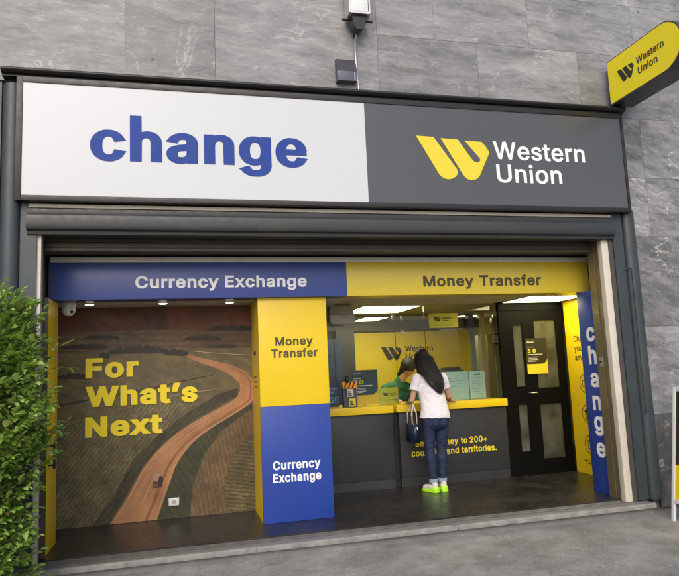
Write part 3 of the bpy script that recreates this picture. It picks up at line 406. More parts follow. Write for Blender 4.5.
  't': (0.264, '140 -28 198 -29 243 -15 223 80 213 83 185 76 158 76 153 82 153 300 230 302 230 405 153 407 152 497 40 497 39 407 -19 405 -19 302 39 300 39 77 47 40 63 14 88 -9 114 -23'),
  'u': (0.446, '155 -29 220 -28 246 -19 268 -6 272 -7 273 -26 384 -25 383 405 269 404 269 134 258 105 246 91 227 80 207 75 180 78 165 84 151 98 142 118 140 404 27 404 27 107 34 74 49 39 77 5 95 -8 121 -21'),
  'x': (0.415, '-28 -24 105 -25 189 100 272 -25 406 -24 247 192 400 406 268 406 191 287 114 406 -21 405 131 194'),
  'y': (0.426, '62 -169 116 -170 142 -164 180 -142 212 -103 229 -68 408 406 286 405 195 151 104 403 100 406 -19 405 135 0 121 -42 107 -60 87 -65 43 -56 40 -61 16 -154 43 -166'),
 },
 'C': {
  ' ': (0.293, ''),
  'a': (0.534, '155 -22 233 -23 284 -12 288 -12 291 -17 459 -15 459 240 454 262 446 282 416 313 374 338 337 351 306 357 269 362 203 362 167 357 112 344 60 320 38 305 11 276 -23 251 145 228 164 240 168 253 185 269 205 278 262 280 277 274 285 266 287 229 304 228 302 223 170 210 99 197 51 179 29 166 1 141 -8 123 -12 99 -8 70 6 46 29 23 75 -3 117 -17|184 59 165 65 157 75 157 114 161 120 172 126 198 133 307 143 289 139 287 103 283 90 266 71 251 63 233 58'),
  'c': (0.542, '212 -22 293 -23 334 -16 385 -1 425 19 449 37 509 104 341 125 325 108 322 95 314 80 299 67 273 59 233 59 205 70 188 86 175 110 166 146 168 205 182 242 197 262 213 274 240 281 266 281 293 274 316 256 325 231 339 217 506 237 479 267 465 286 427 318 383 340 319 358 284 362 200 360 150 349 88 323 62 305 28 271 17 256 3 229 -3 207 -5 143 1 115 19 80 53 41 90 15 154 -12'),
  'e': (0.552, '217 -22 319 -21 394 -1 427 15 453 32 481 60 485 69 512 93 506 96 348 114 329 99 322 82 299 63 282 59 235 59 207 67 191 78 173 108 167 136 499 136 498 201 508 204 509 207 498 209 485 251 468 278 440 305 407 327 345 351 299 360 220 362 185 358 134 345 84 320 48 294 17 256 1 223 -5 194 -5 143 6 104 23 73 57 37 112 4 174 -16|254 212 169 213 168 223 184 253 202 270 233 281 266 281 297 270 311 256 322 234 327 212'),
  'g': (0.577, '206 -150 297 -151 332 -147 387 -133 420 -120 447 -105 474 -82 489 -62 503 -22 502 357 334 357 332 348 315 355 275 362 205 362 163 355 121 342 81 322 59 307 16 259 1 226 -6 198 -3 134 3 112 23 77 59 40 90 21 114 10 176 -8 216 -12 262 -12 331 0 331 -29 324 -49 315 -59 284 -70 235 -72 205 -65 187 -56 161 -28 136 -17 -12 -55 26 -76 59 -105 101 -127 150 -142|236 70 216 73 202 80 188 92 179 105 166 149 166 196 175 231 188 255 200 267 216 276 233 280 266 280 297 269 313 253 324 231 331 207 333 156 322 110 313 94 301 82 277 71'),
  'h': (0.559, '17 -14 186 -14 189 232 195 252 210 268 238 279 282 277 301 265 310 247 314 217 314 -14 483 -14 483 236 477 263 466 285 436 317 421 328 379 348 346 356 293 363 262 363 223 359 188 350 185 550 17 549'),
  'n': (0.559, '17 -14 186 -14 186 219 191 241 200 258 210 268 223 275 238 279 273 279 295 271 301 265 307 254 312 236 314 -14 482 -15 483 236 477 263 466 285 436 317 421 328 390 343 335 359 262 363 212 356 185 348 183 359 18 359'),
 },
 'H': {
  ' ': (0.318, ''),
  'F': (0.598, '19 -33 214 -33 216 186 494 187 493 314 216 314 214 416 521 417 521 542 19 541'),
  'N': (0.741, '19 -33 214 -33 216 261 460 -34 640 -34 641 541 445 541 444 246 200 542 20 542'),
  'W': (0.946, '154 -33 331 -34 432 245 530 -31 533 -34 709 -34 924 541 718 542 622 260 619 259 521 541 344 542 255 284 246 260 243 259 146 542 -59 542 -42 491'),
  'a': (0.572, '162 -41 240 -42 289 -31 291 -36 481 -35 481 278 472 311 457 337 434 362 410 380 348 406 291 417 220 420 139 406 91 389 47 362 26 344 -34 269 -28 266 120 240 86 230 47 213 27 200 -1 172 -14 148 -18 132 -20 117 -18 84 -12 62 2 38 36 4 88 -25 135 -38|193 82 185 83 171 93 173 110 169 115 183 125 220 134 297 140 362 152 293 120 289 129 285 113 279 102 253 85 236 81|169 249 194 283 218 294 260 296 278 292 288 284 289 261'),
  'e': (0.59, '226 -41 326 -40 376 -29 412 -16 458 11 496 47 538 113 535 118 432 133 524 134 523 227 549 238 520 241 514 274 505 293 485 324 458 354 420 380 357 407 302 418 240 420 176 411 123 393 77 367 39 333 3 280 -8 249 -14 216 -12 144 3 95 28 56 64 19 117 -14 165 -31|248 82 229 85 211 94 193 115 186 128 187 134 342 133 322 98 313 90 286 81|305 247 186 252 195 267 211 283 229 292 280 294 306 281 320 263 325 247'),
  'h': (0.598, '9 -33 201 -33 203 251 212 273 224 285 248 294 290 292 304 282 313 262 315 -33 509 -33 509 255 502 293 487 328 465 357 437 380 400 400 367 411 312 419 263 419 202 408 199 543 9 541'),
  'o': (0.604, '221 -41 299 -42 330 -38 374 -27 431 0 464 24 496 58 520 98 531 128 538 166 538 210 531 247 512 296 492 324 460 356 425 380 370 404 306 418 242 420 200 415 141 400 95 378 66 358 30 322 14 300 -1 269 -14 219 -14 157 -1 106 19 69 64 19 104 -7 156 -29|245 82 229 85 214 94 195 117 182 155 179 208 190 249 197 263 214 281 227 290 242 294 280 294 291 292 313 279 325 265 336 243 344 203 342 157 336 133 325 111 304 90 275 81'),
  'r': (0.408, '9 -33 201 -33 201 244 205 264 226 285 254 292 364 281 364 417 241 419 202 411 197 415 9 414'),
  's': (0.541, '186 -41 270 -42 314 -35 361 -22 402 -2 422 11 445 32 467 65 476 102 474 128 465 153 452 172 433 191 411 207 369 226 325 237 322 241 484 262 487 265 450 329 434 348 409 372 367 396 321 411 253 420 191 418 152 411 114 400 68 378 30 346 10 318 1 287 1 260 8 236 21 212 46 187 72 169 101 156 142 144 -27 123 -25 113 -6 67 12 38 39 11 66 -7 125 -31|206 82 187 88 179 95 175 113 162 135 163 138 262 121 279 114 285 109 280 104 285 100 283 95 268 86 253 81|291 245 200 264 188 271 195 276 190 282 198 290 215 297 264 295 280 278 283 267 298 247 297 244'),
  't': (0.368, '175 -37 251 -38 338 -24 307 67 295 92 232 85 204 86 217 89 217 291 314 293 314 414 218 415 216 505 25 505 24 416 -49 414 -49 293 24 291 24 78 30 51 39 34 69 2 89 -12 130 -29'),
  'x': (0.558, '-29 -33 144 -34 239 72 333 -34 567 -32 343 172 374 174 350 194 372 214 348 216 561 412 329 415 241 318 153 415 -78 410 132 216 103 214 130 192 108 174 132 172 -90 -31'),
  '’': (0.304, '-5 285 166 284 272 543 56 544'),
 },
}
# ---------------- lettering ----------------
def glyph_polys(style, s):
    x = 0.0; out = []
    for ch in s:
        adv, d = GLYPHS[style][ch]
        if d:
            for l in d.split('|'):
                v = list(map(int, l.split())); out.append([(x+v[i]/1000, v[i+1]/1000) for i in range(0, len(v), 2)])
        x += adv
    xs = [p[0] for q in out for p in q]
    x0 = min(xs)
    return [[(p[0]-x0, p[1]) for p in q] for q in out], max(xs)-x0
def _cap(st, ch):
    v = [int(q) for l in GLYPHS[st][ch][1].split('|') for q in l.split()][1::2]
    return (max(v)-min(v))/1000
CAP = {'C': _cap('C', 'h')*0.96, 'R': _cap('R', 'M'), 'B': _cap('B', 'E'), 'H': _cap('H', 'F')}
def flat_shape(name, polys, m, parent, mtx, depth):
    c = bpy.data.curves.new(name, 'CURVE'); c.dimensions = '2D'; c.fill_mode = 'BOTH'; c.extrude = depth/2
    for q in polys:
        sp = c.splines.new('POLY'); sp.points.add(len(q)-1); sp.use_cyclic_u = True
        for i, (a, b) in enumerate(q): sp.points[i].co = (a, b, 0, 1)
    t = bpy.data.objects.new(name, c)
    me = bpy.data.meshes.new_from_object(t); bpy.data.objects.remove(t); bpy.data.curves.remove(c)
    me.name = name; me.transform(mtx @ Matrix.Translation((0, 0, depth/2))); me.materials.clear(); me.materials.append(m)
    o = bpy.data.objects.new(name, me); col.objects.link(o)
    if parent: o.parent = parent; o.matrix_parent_inverse = Matrix.Translation(parent.location).inverted() if parent.type == 'EMPTY' and parent.parent is None else Matrix.Identity(4)
    return o
FRONT = Matrix(((1, 0, 0, 0), (0, 0, -1, 0), (0, 1, 0, 0), (0, 0, 0, 1)))      # text x -> X, y -> Z, faces -Y
LEFTF = Matrix(((0, 0, -1, 0), (-1, 0, 0, 0), (0, 1, 0, 0), (0, 0, 0, 1)))     # text x -> -Y, y -> Z, faces -X
RIGHTF = Matrix(((0, 0, 1, 0), (1, 0, 0, 0), (0, 1, 0, 0), (0, 0, 0, 1)))      # text x -> +Y, y -> Z, faces +X
def text(name, s, style, cap, org, m, parent, width=None, basis=FRONT, depth=0.004, align='l'):
    if ' ' in s:                                   # one part per word
        _, w = glyph_polys(style, s); k = cap/CAP[style]; kx = width/w if width else k; x = 0.0
        if align == 'r': x = -w
        if align == 'c': x = -w/2
        for wd in s.split(' '):
            _, ww = glyph_polys(style, wd)
            text(name, wd, style, cap, tuple(Vector(org)+(basis.to_3x3() @ Vector((x*kx, 0, 0)))), m, parent, ww*kx, basis, depth)
            x += sum(GLYPHS[style][c][0] for c in wd+' ')
        return
    polys, w = glyph_polys(style, s)
    k = cap/CAP[style]; kx = width/w if width else k
    W = w*kx; off = {'l': 0, 'c': -W/2, 'r': -W}[align]
    polys = [[(a*kx+off, b*k) for a, b in q] for q in polys]
    return flat_shape(name, polys, m, parent, Matrix.Translation(org) @ basis, depth)
LOGO = [[(0, 0), (58, 2), (98, 66), (133, 122), (133, 132), (127, 143), (118, 151), (108, 155), (96, 156), (84, 153), (75, 146), (68, 136)],
        [(82, 5), (140, 7), (184, 79), (191, 87), (200, 91), (208, 89), (213, 83), (212, 76), (208, 70), (163, 10), (222, 12), (236, 30), (247, 52), (226, 98), (208, 138), (201, 148), (190, 155), (176, 157), (164, 153), (154, 143), (146, 130)]]
def logo(name, org, w, h, m, parent, basis=FRONT, depth=0.004):
    polys = [[(a/247*w, (157-b)/157*h) for a, b in q] for q in LOGO]
    return flat_shape(name, polys, m, parent, Matrix.Translation(org) @ basis, depth)

# ================= SETTING =================
g = MB(); g.box(-60, 60, -60, 0.35, -0.3, 0.0)
g.box(-60, 60, 0.351, 60, -0.3, -0.004)
structure(g.build('pavement', M['pave']))
structure(box('shop_floor', -1.35, 6.6, 0.10, 6.2, 0.0, 0.122, M['floor']))

sill = thing('doorstep', (1.6, -0.1, 0), 'low grey stone doorstep running along the whole shop opening', 'doorstep')
box('tread', -1.44, 4.60, -0.125, 0.098, 0.0, 0.108, M['sill'], sill)
o = MB()
for a, b in ((-1.445, 0.62), (0.624, 2.46), (2.464, 4.605)): o.box(a, b, -0.165, -0.127, 0.062, 0.110, 0.006)
o.build('nosing', M['sill_edge'], sill, smooth=True)
for y in (-0.03, 0.035): box('metal_strip', -1.44, 4.59, y, y+0.006, 0.1085, 0.111, M['brown'], sill)

# stone facade
wall = thing('marble_facade', (2, 0, 0), 'grey veined marble facade above and right of the shopfront', 'wall')
b = MB(); b.box(-6, 10, 0.03, 0.35, 4.20, 7.6); b.box(4.72, 10, 0.03, 0.35, 0, 4.20); b.build('backing_wall', M['mortar'], wall)
def slab(b, x0, x1, z0, z1, pr=0.0): b.box(x0+.0013, x1-.0013, 0.0-pr, 0.029, z0+.0013, z1-.0013, 0.001)
b = MB()
for x0, x1 in ((-6, -3.4), (-3.4, -1.9), (-1.9, -0.447), (-0.447, 0.366)): slab(b, x0, x1, 4.20, 5.55)
slab(b, 0.366, 1.99, 4.20, 5.55, 0.001)
xs = [-6, -3.2, -1.3, 0.9, 2.6, 4.4, 6.2, 8.2, 10]
for r_ in range(2):
    z0 = 5.55+r_*1.0
    for i in range(len(xs)-1): slab(b, xs[i]+(0.6 if r_ and i else 0), xs[i+1]+(0.6 if r_ and i < len(xs)-2 else 0), z0, z0+1.0)
for x0, x1 in ((1.99, 3.09), (3.09, 4.30), (4.30, 5.32)): slab(b, x0, x1, 4.20, 4.93)
for x0, x1 in ((1.99, 2.62), (2.62, 3.72), (3.72, 5.05), (5.05, 6.4), (6.4, 8), (8, 10)): slab(b, x0, x1, 4.93, 5.55)
slab(b, 5.32, 6.9, 4.20, 4.93); slab(b, 6.9, 10, 4.20, 4.93)
b.build('slab_cladding', M['stone'], wall)
b = MB()
zs = [0.02, 0.96, 1.88, 2.86, 3.52, 4.20]
for i in range(1, 5):
    xx = [4.79 if i < 4 else 4.722, 5.02 if i > 2 else 5.62, 5.9 + .3*(i % 2), 7.1, 8.5, 10]
    for j in range(len(xx)-1): slab(b, xx[j], xx[j+1], zs[i], zs[i+1])
b.build('pier_cladding', M['stone_side'], wall)
b = MB()
for x0, x1 in ((4.792, 5.5), (5.5, 6.6), (6.6, 8), (8, 10)): slab(b, x0, x1, zs[0], zs[1], 0.004)
b.build('plinth_slab', M['stone_dark'], wall)

# neighbouring dark shutter on the left
nb_ = thing('neighbour_shutter', (-3, 0, 0), 'dark metal shopfront cladding at the far left edge behind the bush', 'shutter')
b = MB(); b.box(-6, -1.47, 0.02, 0.2, 0, 4.20); b.box(-1.4695, -1.20, 0.05, 0.061, 0, 4.19)
b.build('sheet', M['brown'], nb_)
b = MB()
for i in range(40): b.box(-6, -1.60, 0.0, 0.019, 0.1+i*0.1, 0.186+i*0.1, 0.006)
b.build('slat', M['brown'], nb_, smooth=True)

# portal frame around the shopfront
pf = thing('shopfront_portal', (1.6, 0, 0), 'blue grey metal surround framing the whole shopfront, with cream jamb strips', 'door frame')
def post_profile(xa, xb, rounded_right):
    # plan polygon of the post: flat face, then half-round moulding at the outer edge
    pts = []
    w = 0.15
    if rounded_right:
        pts += [(xa, 0.04), (xa, -0.035), (xb-w-0.015, -0.035), (xb-w-0.012, -0.02), (xb-w, -0.02)]
        for k in range(13): a = math.pi*(1-k/12); pts.append((xb-w/2+math.cos(a)*w/2, -0.02-math.sin(a)*0.055))
        pts += [(xb, 0.04)]
    return pts
pr = post_profile(4.505, 4.79, True)
MB().prism(pr, 3.0, 'z', 0.122).build('post', M['teal_metal'], pf, smooth=True)
prt = [(p[0]-0.062, p[1]) if p[0] > 4.6 else p for p in pr]
MB().prism([p if p[0] > 4.5 else (4.51, p[1]) for p in prt], 0.02, 'z', 3.12).build('post_cap', M['teal_metal'], pf, smooth=True)
mir = [(-1.445-(p[0]-4.79)*1.0, p[1]) for p in pr][::-1]
MB().prism(mir, 4.15, 'z', 0.0).build('post', M['teal_metal'], pf, smooth=True)
box('jamb_strip', 4.372, 4.452, -0.012, 0.06, 0.110, 2.84, M['cream'], pf, 0.003)
box('jamb_strip', -1.205, -1.128, -0.012, 0.06, 0.110, 2.84, M['cream'], pf, 0.003)
box('reveal', 4.4535, 4.503, -0.02, 0.05, 0.110, 2.84, M['brown'], pf)
box('reveal', -1.155-0.13, -1.2065, 0.0, 0.05, 0.110, 2.84, M['brown'], pf)
# bronzed guide rails inside the jambs
b = MB(); b.box(4.378, 4.452, 0.061, 0.118, 0.123, 2.83); b.box(4.388, 4.452, 0.1185, 0.134, 0.123, 2.83); b.box(4.372, 4.452, 0.1345, 0.245, 0.123, 2.83)
b.build('guide_rail', M['gold'], pf)
b = MB(); b.box(-1.205, -1.134, 0.061, 0.118, 0.123, 2.83); b.box(-1.205, -1.14, 0.1185, 0.16, 0.123, 2.83)
b.build('guide_rail', M['gold'], pf)
lk = box('lock_plate', 4.362, 4.3715, 0.14, 0.19, 1.48, 1.58, M['rail'], pf, 0.002)
MB().tube([(4.3618, 0.165, 1.53), (4.352, 0.165, 1.53)], 0.012).build('lock_cylinder', M['black'], lk)
MB().tube([(4.655, -0.085, 2.50), (4.652, -0.09, 1.02), (4.650, -0.092, 0.985)], [0.0045, 0.0045, 0.009]).tube([(4.60, -0.05, 2.49), (4.655, -0.085, 2.5)], 0.006).build('crank_rod', M['black'], pf, smooth=True)
# shutter box beam
pts = [(-0.04, 3.045), (-0.055, 3.04), (-0.06, 3.0), (-0.075, 2.985)]
for k in range(11):
    a = math.pi*(k/10); pts.append((-0.075-math.sin(a)**0.6*0.018, 2.985-(1-math.cos(a))*0.065))
pts += [(-0.06, 2.845), (-0.055, 2.818), (0.05, 2.812), (0.05, 3.045)]
MB().prism(pts, 4.50+1.235, 'x', -1.235).build('shutter_beam', M['beam'], pf, smooth=True)
box('cream_ledge', -1.225, 4.50, -0.045, 0.05, 3.052, 3.084, M['cream'], pf, 0.002)
box('upper_backing', -1.33, 4.70, 0.05, 0.14, 2.84, 4.19, M['black'], pf)
b = MB()
for i in range(4): b.box(-1.20, 4.37, 0.17+0.004*(i % 2), 0.19, 2.745+i*0.055, 2.797+i*0.055, 0.008)
b.box(-1.20, 4.37, 0.15, 0.2, 2.715, 2.742, 0.004)
sh = b.build('rolled_shutter', M['shutter'], pf, smooth=True)
# cornice above the sign; near-black colour also paints in the wall overhang's shadow
pts = [(0.0, 4.197), (-0.10, 4.197), (-0.10, 4.212), (-0.125, 4.215)]
for k in range(9):
    a = math.pi/2*(k/8); pts.append((-0.125-0.03*math.sin(a*2), 4.215+0.055*(k/8)))
pts += [(-0.10, 4.272), (-0.08, 4.288), (0.0, 4.288)]
MB().prism(pts, 4.735+1.445, 'x', -1.445).build('cornice', M['black'], pf, smooth=True)

# fascia sign
fs = thing('fascia_sign', (1.7, -0.1, 3.1), 'long fascia sign, white half reading change and grey half with yellow striped logo', 'sign')
b = MB()
X0, X1, Z0, Z1 = -1.322, 4.70, 3.095, 4.19
b.box(X0, -1.272, -0.125, -0.001, Z0, Z1, 0.003); b.box(4.668, X1, -0.125, -0.001, Z0, Z1, 0.003)
b.box(-1.2715, 4.6675, -0.125, -0.001, 4.138, Z1, 0.003); b.box(-1.2715, 4.6675, -0.125, -0.001, Z0, 3.142, 0.003)
b.build('frame', M['bronze'], fs, smooth=True)
box('white_panel', -1.2705, 1.7785, -0.118, -0.002, 3.143, 4.137, M['signwhite'], fs)
box('grey_panel', 1.7795, 4.6665, -0.117, -0.002, 3.143, 4.137, M['signgrey'], fs)
text('lettering', 'change', 'C', 0.405, (-0.728, -0.1183, 3.475), M['signblue'], fs, width=1.925, depth=0.004)
logo('logo', (2.30, -0.1173, 3.392), 0.785, 0.44, M['signyel'], fs)
text('brand_lettering', 'Western', 'R', 0.19, (3.13, -0.1173, 3.628), M['white'], fs, width=1.06)
text('brand_lettering', 'Union', 'R', 0.19, (3.15, -0.1173, 3.385), M['white'], fs, width=0.745)

# header band over the opening
hb = thing('header_band', (1.7, 0.5, 2.3), 'header band over the opening, blue Currency Exchange beside yellow Money Transfer', 'sign')
box('blue_panel', -1.149, 1.693, 0.511, 0.75, 2.318, 2.668, M['head_blue'], hb, 0.002)
box('yellow_panel', 1.694, 4.552, 0.511, 0.75, 2.318, 2.668, M['head_yel'], hb, 0.002)
box('cream_trim', -1.149, 4.552, 0.505, 0.75, 2.6695, 2.722, M['trim'], hb, 0.002)
box('end_cap', -1.16, -1.1505, 0.505, 0.75, 2.318, 2.722, M['brown'], hb)
text('lettering', 'Currency Exchange', 'B', 0.118, (-0.395, 0.5105, 2.425), M['white'], hb, width=1.67, depth=0.002)
text('lettering', 'Money Transfer', 'B', 0.118, (2.535, 0.5105, 2.41), M['brownink'], hb, width=1.40, depth=0.002)

# shop interior shell
rm = thing('shop_interior', (2.5, 3, 0.122), 'interior walls and ceiling of the money exchange office', 'room')
box('soffit', -1.16, 1.75, 0.752, 1.5, 2.318, 2.44, M['soffit'], rm)
box('ceiling', 1.76, 6.6, 0.752, 6.2, 2.352, 2.50, M['ceil'], rm)
b = MB(); b.box(-1.30, 6.6, 0.2, 6.2, 2.75, 2.85); b.box(-1.30, 6.6, 0.76, 0.80, 2.5, 2.75); b.build('unseen_roof_slab', M['mortar'], rm)  # unseen slab and closing strip over the ceiling, added to keep daylight out
b = MB(); b.box(-1.5, -1.206, 0.062, 6.2, 0.0, 2.75); b.box(6.55, 6.65, 0.5, 6.2, 0.122, 2.75); b.box(-1.2, 6.6, 6.15, 6.25, 0.0, 2.75); b.box(4.56, 6.6, 0.4, 0.5, 0.122, 2.75); b.build('outer_wall', M['wallgrey'], rm)  # walls closing the rooms, added so daylight cannot leak in
box('side_wall', 5.015, 5.08, 0.62, 1.74, 0.123, 2.42, M['wallgrey'], rm)
box('return_wall', 4.455, 5.08, 0.56, 0.619, 0.123, 2.419, M['yel_dull'], rm)
b = MB(); b.box(2.52, 4.44, 3.52, 3.6, 0.123, 2.10); b.build('yellow_back_wall', M['yel_dull'], rm)
box('bulkhead', 1.76, 4.60, 3.42, 3.6, 2.13, 2.27, M['brown'], rm)
b = MB(); b.box(2.24, 2.515, 3.3, 3.6, 0.123, 2.129); b.build('dark_pier', M['offdark'], rm)
box('blue_partition', 1.2, 2.238, 3.0, 3.06, 0.123, 2.0, M['offblue'], rm)
box('cream_post', 4.44, 4.52, 3.45, 3.58, 0.123, 2.42, M['wallgrey'], rm); box('cream_post', 4.60, 4.68, 3.40, 3.5, 0.123, 2.42, M['cream'], rm)
box('corridor_wall', 4.44, 6.5, 4.6, 4.7, 0.123, 2.42, M['wallgrey'], rm)

# mural wall
mu = thing('mural_wall', (-0.2, 1.25, 0.122), 'wall mural photo of a country road, headed For What\u2019s Next in yellow', 'mural')
my = 1.232
box('print', -1.20, 0.80, my, my+0.08, 0.123, 2.317, rows_mat('mural_ground', (0.10, 0.077, 0.031), (0.22, 0.165, 0.068), 3, R(62), 0.35, 3.4), mu)
mk = [0]
def pic(name, pts, m):
    mk[0] += 1; d = 0.0008+0.0003*mk[0]
    pts = [(min(max(x, -1.198), 0.79), min(max(z, 0.126), 2.314)) for x, z in pts]
    return flat_shape(name, [pts], m, mu, Matrix.Translation((0, my-0.0002-d+0.0004, 0)) @ FRONT, 0.0004)
pic('sky_band', [(-1.2, 2.07), (-0.8, 2.06), (-0.3, 2.075), (0.2, 2.06), (0.8, 2.05), (0.8, 2.314), (-1.2, 2.314)], pm('mural_dusk', (0.17, 0.055, 0.018), 0.5, var=0.6, vs=2.2))
pic('far_field', [(-1.2, 1.86), (-0.6, 1.87), (0, 1.845), (0.8, 1.86), (0.8, 2.05), (0.2, 2.06), (-0.3, 2.075), (-0.8, 2.06), (-1.2, 2.07)], rows_mat('mural_far', (0.08, 0.043, 0.016), (0.18, 0.105, 0.042), 5, R(88), 1.0, 3.0))
pic('pale_field', [(-1.2, 1.74), (-0.4, 1.72), (0.1, 1.68), (0.2, 1.75), (-0.2, 1.83), (-0.7, 1.855), (-1.2, 1.85)], rows_mat('mural_pale', (0.13, 0.09, 0.035), (0.22, 0.155, 0.062), 3, R(80), 0.6, 3.0))
pic('crop_field', [(-1.2, 0.126), (-0.80, 0.126), (-0.62, 0.42), (-0.46, 0.72), (-0.21, 0.95), (0.08, 1.13), (0.3, 1.25), (0.1, 1.33), (-0.4, 1.29), (-0.8, 1.2), (-1.2, 1.16)], rows_mat('mural_crop', (0.060, 0.050, 0.021), (0.27, 0.215, 0.095), 8.5, R(-38), 0.6, 6.0))
pic('dark_verge', [(-0.86, 0.126), (-0.70, 0.126), (-0.53, 0.40), (-0.36, 0.69), (-0.14, 0.91), (0.13, 1.10), (0.42, 1.24), (0.6, 1.33), (0.62, 1.42), (0.42, 1.37), (0.1, 1.2), (-0.2, 0.99), (-0.47, 0.74), (-0.64, 0.42)], rows_mat('mural_verge', (0.030, 0.026, 0.012), (0.085, 0.068, 0.025), 6, R(-40), 0.7, 4.0))
pic('right_field', [(0.09, 0.126), (0.8, 0.126), (0.8, 1.19), (0.65, 1.15), (0.42, 1.0), (0.22, 0.75), (0.1, 0.45)], rows_mat('mural_bank', (0.085, 0.052, 0.022), (0.20, 0.125, 0.052), 7, R(10), 0.8, 4.0))
pic('ploughed_field', [(0.47, 0.126), (0.8, 0.126), (0.8, 0.95), (0.64, 0.86), (0.5, 0.6), (0.44, 0.35)], rows_mat('mural_plough', (0.026, 0.021, 0.010), (0.20, 0.155, 0.065), 8, R(80), 0.8, 4.0))
pic('green_verge', [(-0.29, 0.126), (0.09, 0.126), (0.13, 0.45), (0.25, 0.75), (0.44, 0.98), (0.64, 1.12), (0.76, 1.19), (0.76, 1.25), (0.6, 1.17), (0.36, 1.03), (0.11, 0.86), (-0.06, 0.63), (-0.18, 0.357)], rows_mat('mural_green', (0.024, 0.028, 0.010), (0.07, 0.068, 0.025), 5, R(30), 0.6, 5.0))
RL = [(-0.69, 0.10), (-0.542, 0.34), (-0.455, 0.50), (-0.364, 0.656), (-0.26, 0.78), (-0.15, 0.882), (-0.02, 0.985), (0.122, 1.071), (0.27, 1.148), (0.42, 1.218), (0.53, 1.27), (0.605, 1.324), (0.64, 1.39), (0.635, 1.46), (0.565, 1.538), (0.48, 1.595), (0.381, 1.643), (0.25, 1.695), (0.132, 1.744), (0.04, 1.80), (-0.019, 1.85)]
RR = [(-0.235, 0.10), (-0.15, 0.357), (-0.10, 0.50), (-0.052, 0.632), (0.02, 0.75), (0.119, 0.863), (0.235, 0.955), (0.369, 1.036), (0.51, 1.11), (0.653, 1.192), (0.735, 1.24), (0.784, 1.29), (0.788, 1.40), (0.78, 1.50), (0.71, 1.59), (0.56, 1.665), (0.382, 1.718), (0.25, 1.752), (0.142, 1.785), (0.06, 1.83), (-0.005, 1.873)]
pic('road', RL+RR[::-1], pm('mural_road', (0.42, 0.19, 0.075), 0.45, var=0.35, vs=2.5))
def strip(name, pts, w0, w1, m):
    a = []; b_ = []
    n = len(pts)
    for i, (x, z) in enumerate(pts):
        dx = pts[min(i+1, n-1)][0]-pts[max(i-1, 0)][0]; dz = pts[min(i+1, n-1)][1]-pts[max(i-1, 0)][1]; l = math.hypot(dx, dz); w = w0+(w1-w0)*i/(n-1)
        a.append((x-dz/l*w, z+dx/l*w)); b_.append((x+dz/l*w, z-dx/l*w))
    return pic(name, a+b_[::-1], m)
lm = pm('mural_line', (0.48, 0.32, 0.18), 0.45, var=0.3, vs=6)
ins = lambda P, Q, f: [(a[0]+(b[0]-a[0])*f, a[1]+(b[1]-a[1])*f) for a, b in zip(P, Q)]
strip('edge_line', ins(RL, RR, 0.05)[:14], 0.004, 0.0015, lm)
strip('edge_line', ins(RR, RL, 0.05)[:14], 0.004, 0.0015, lm)
strip('centre_line', ins(RL, RR, 0.47)[:13], 0.003, 0.001, lm)
strip('wheel_track', ins(RL, RR, 0.76)[:16], 0.016, 0.005, pm('mural_track', (0.27, 0.11, 0.05), 0.45, var=0.3, vs=5))
strip('wheel_track', ins(RL, RR, 0.25)[:16], 0.016, 0.005, pm('mural_track_pale', (0.42, 0.21, 0.11), 0.45, var=0.3, vs=5))
tm = pm('mural_trees', (0.034, 0.025, 0.013), 0.5, var=0.5, vs=9)
def bumpy(x0, x1, z, h, seed):
    rnd = random.Random(seed); n = int((x1-x0)/0.018)
    top = [(x0+(x1-x0)*i/n, z+h*math.sin(math.pi*(i+.5)/(n+1))**0.5*(0.55+0.45*rnd.random())) for i in range(n+1)]
    return [(x0, z)]+top+[(x1, z-0.015)]
for i, q in enumerate(((-1.15, -0.72, 1.90, 0.05), (-0.72, -0.10, 1.835, 0.09), (-0.15, 0.10, 1.80, 0.07), (0.05, 0.45, 1.955, 0.05), (0.28, 0.79, 2.05, 0.06), (-0.95, -0.6, 2.0, 0.035), (-0.80, -0.70, 1.80, 0.07), (0.30, 0.60, 1.87, 0.035), (-1.2, -0.88, 1.60, 0.06))):
    pic('tree_clump', bumpy(*q, i), tm)
strip('hedge_line', [(0.16, 1.83), (0.4, 1.80), (0.78, 1.765)], 0.004, 0.004, lm)
strip('hedge_line', [(-1.2, 1.33), (-0.8, 1.385), (-0.3, 1.46), (0.1, 1.53), (0.35, 1.57)], 0.005, 0.002, tm)
strip('hedge_line', [(-0.1, 1.36), (0.1, 1.40), (0.45, 1.41)], 0.003, 0.002, lm)
pic('van_shadow', [(-0.262, 0.447), (-0.185, 0.452), (-0.168, 0.54), (-0.20, 0.565), (-0.262, 0.49)], pm('van_dark', (0.035, 0.018, 0.012), 0.5))
pic('van_roof', [(-0.272, 0.515), (-0.222, 0.508), (-0.205, 0.572), (-0.212, 0.582), (-0.250, 0.586), (-0.258, 0.578)], pm('van_pink', (0.42, 0.25, 0.19), 0.4, var=0.3, vs=20))
pic('van_back', [(-0.275, 0.468), (-0.270, 0.458), (-0.228, 0.452), (-0.222, 0.460), (-0.222, 0.506), (-0.272, 0.513)], pm('van_red', (0.17, 0.06, 0.045), 0.4))
pic('van_window', [(-0.266, 0.488), (-0.230, 0.484), (-0.229, 0.502), (-0.267, 0.507)], tm)
pic('van_wheel', [(-0.272, 0.450), (-0.260, 0.448), (-0.260, 0.458), (-0.271, 0.460)], tm)
pic('van_wheel', [(-0.238, 0.445), (-0.226, 0.444), (-0.226, 0.453), (-0.238, 0.454)], tm)
for s, z, x1 in (('For', 1.60, -0.41), ('What\u2019s', 1.31, 0.19), ('Next', 1.005, -0.17)):
    text('slogan_lettering', s, 'H', 0.205, (-0.93, my-0.0132, z), M['slogan'], mu, width=x1+0.93, depth=0.0008)

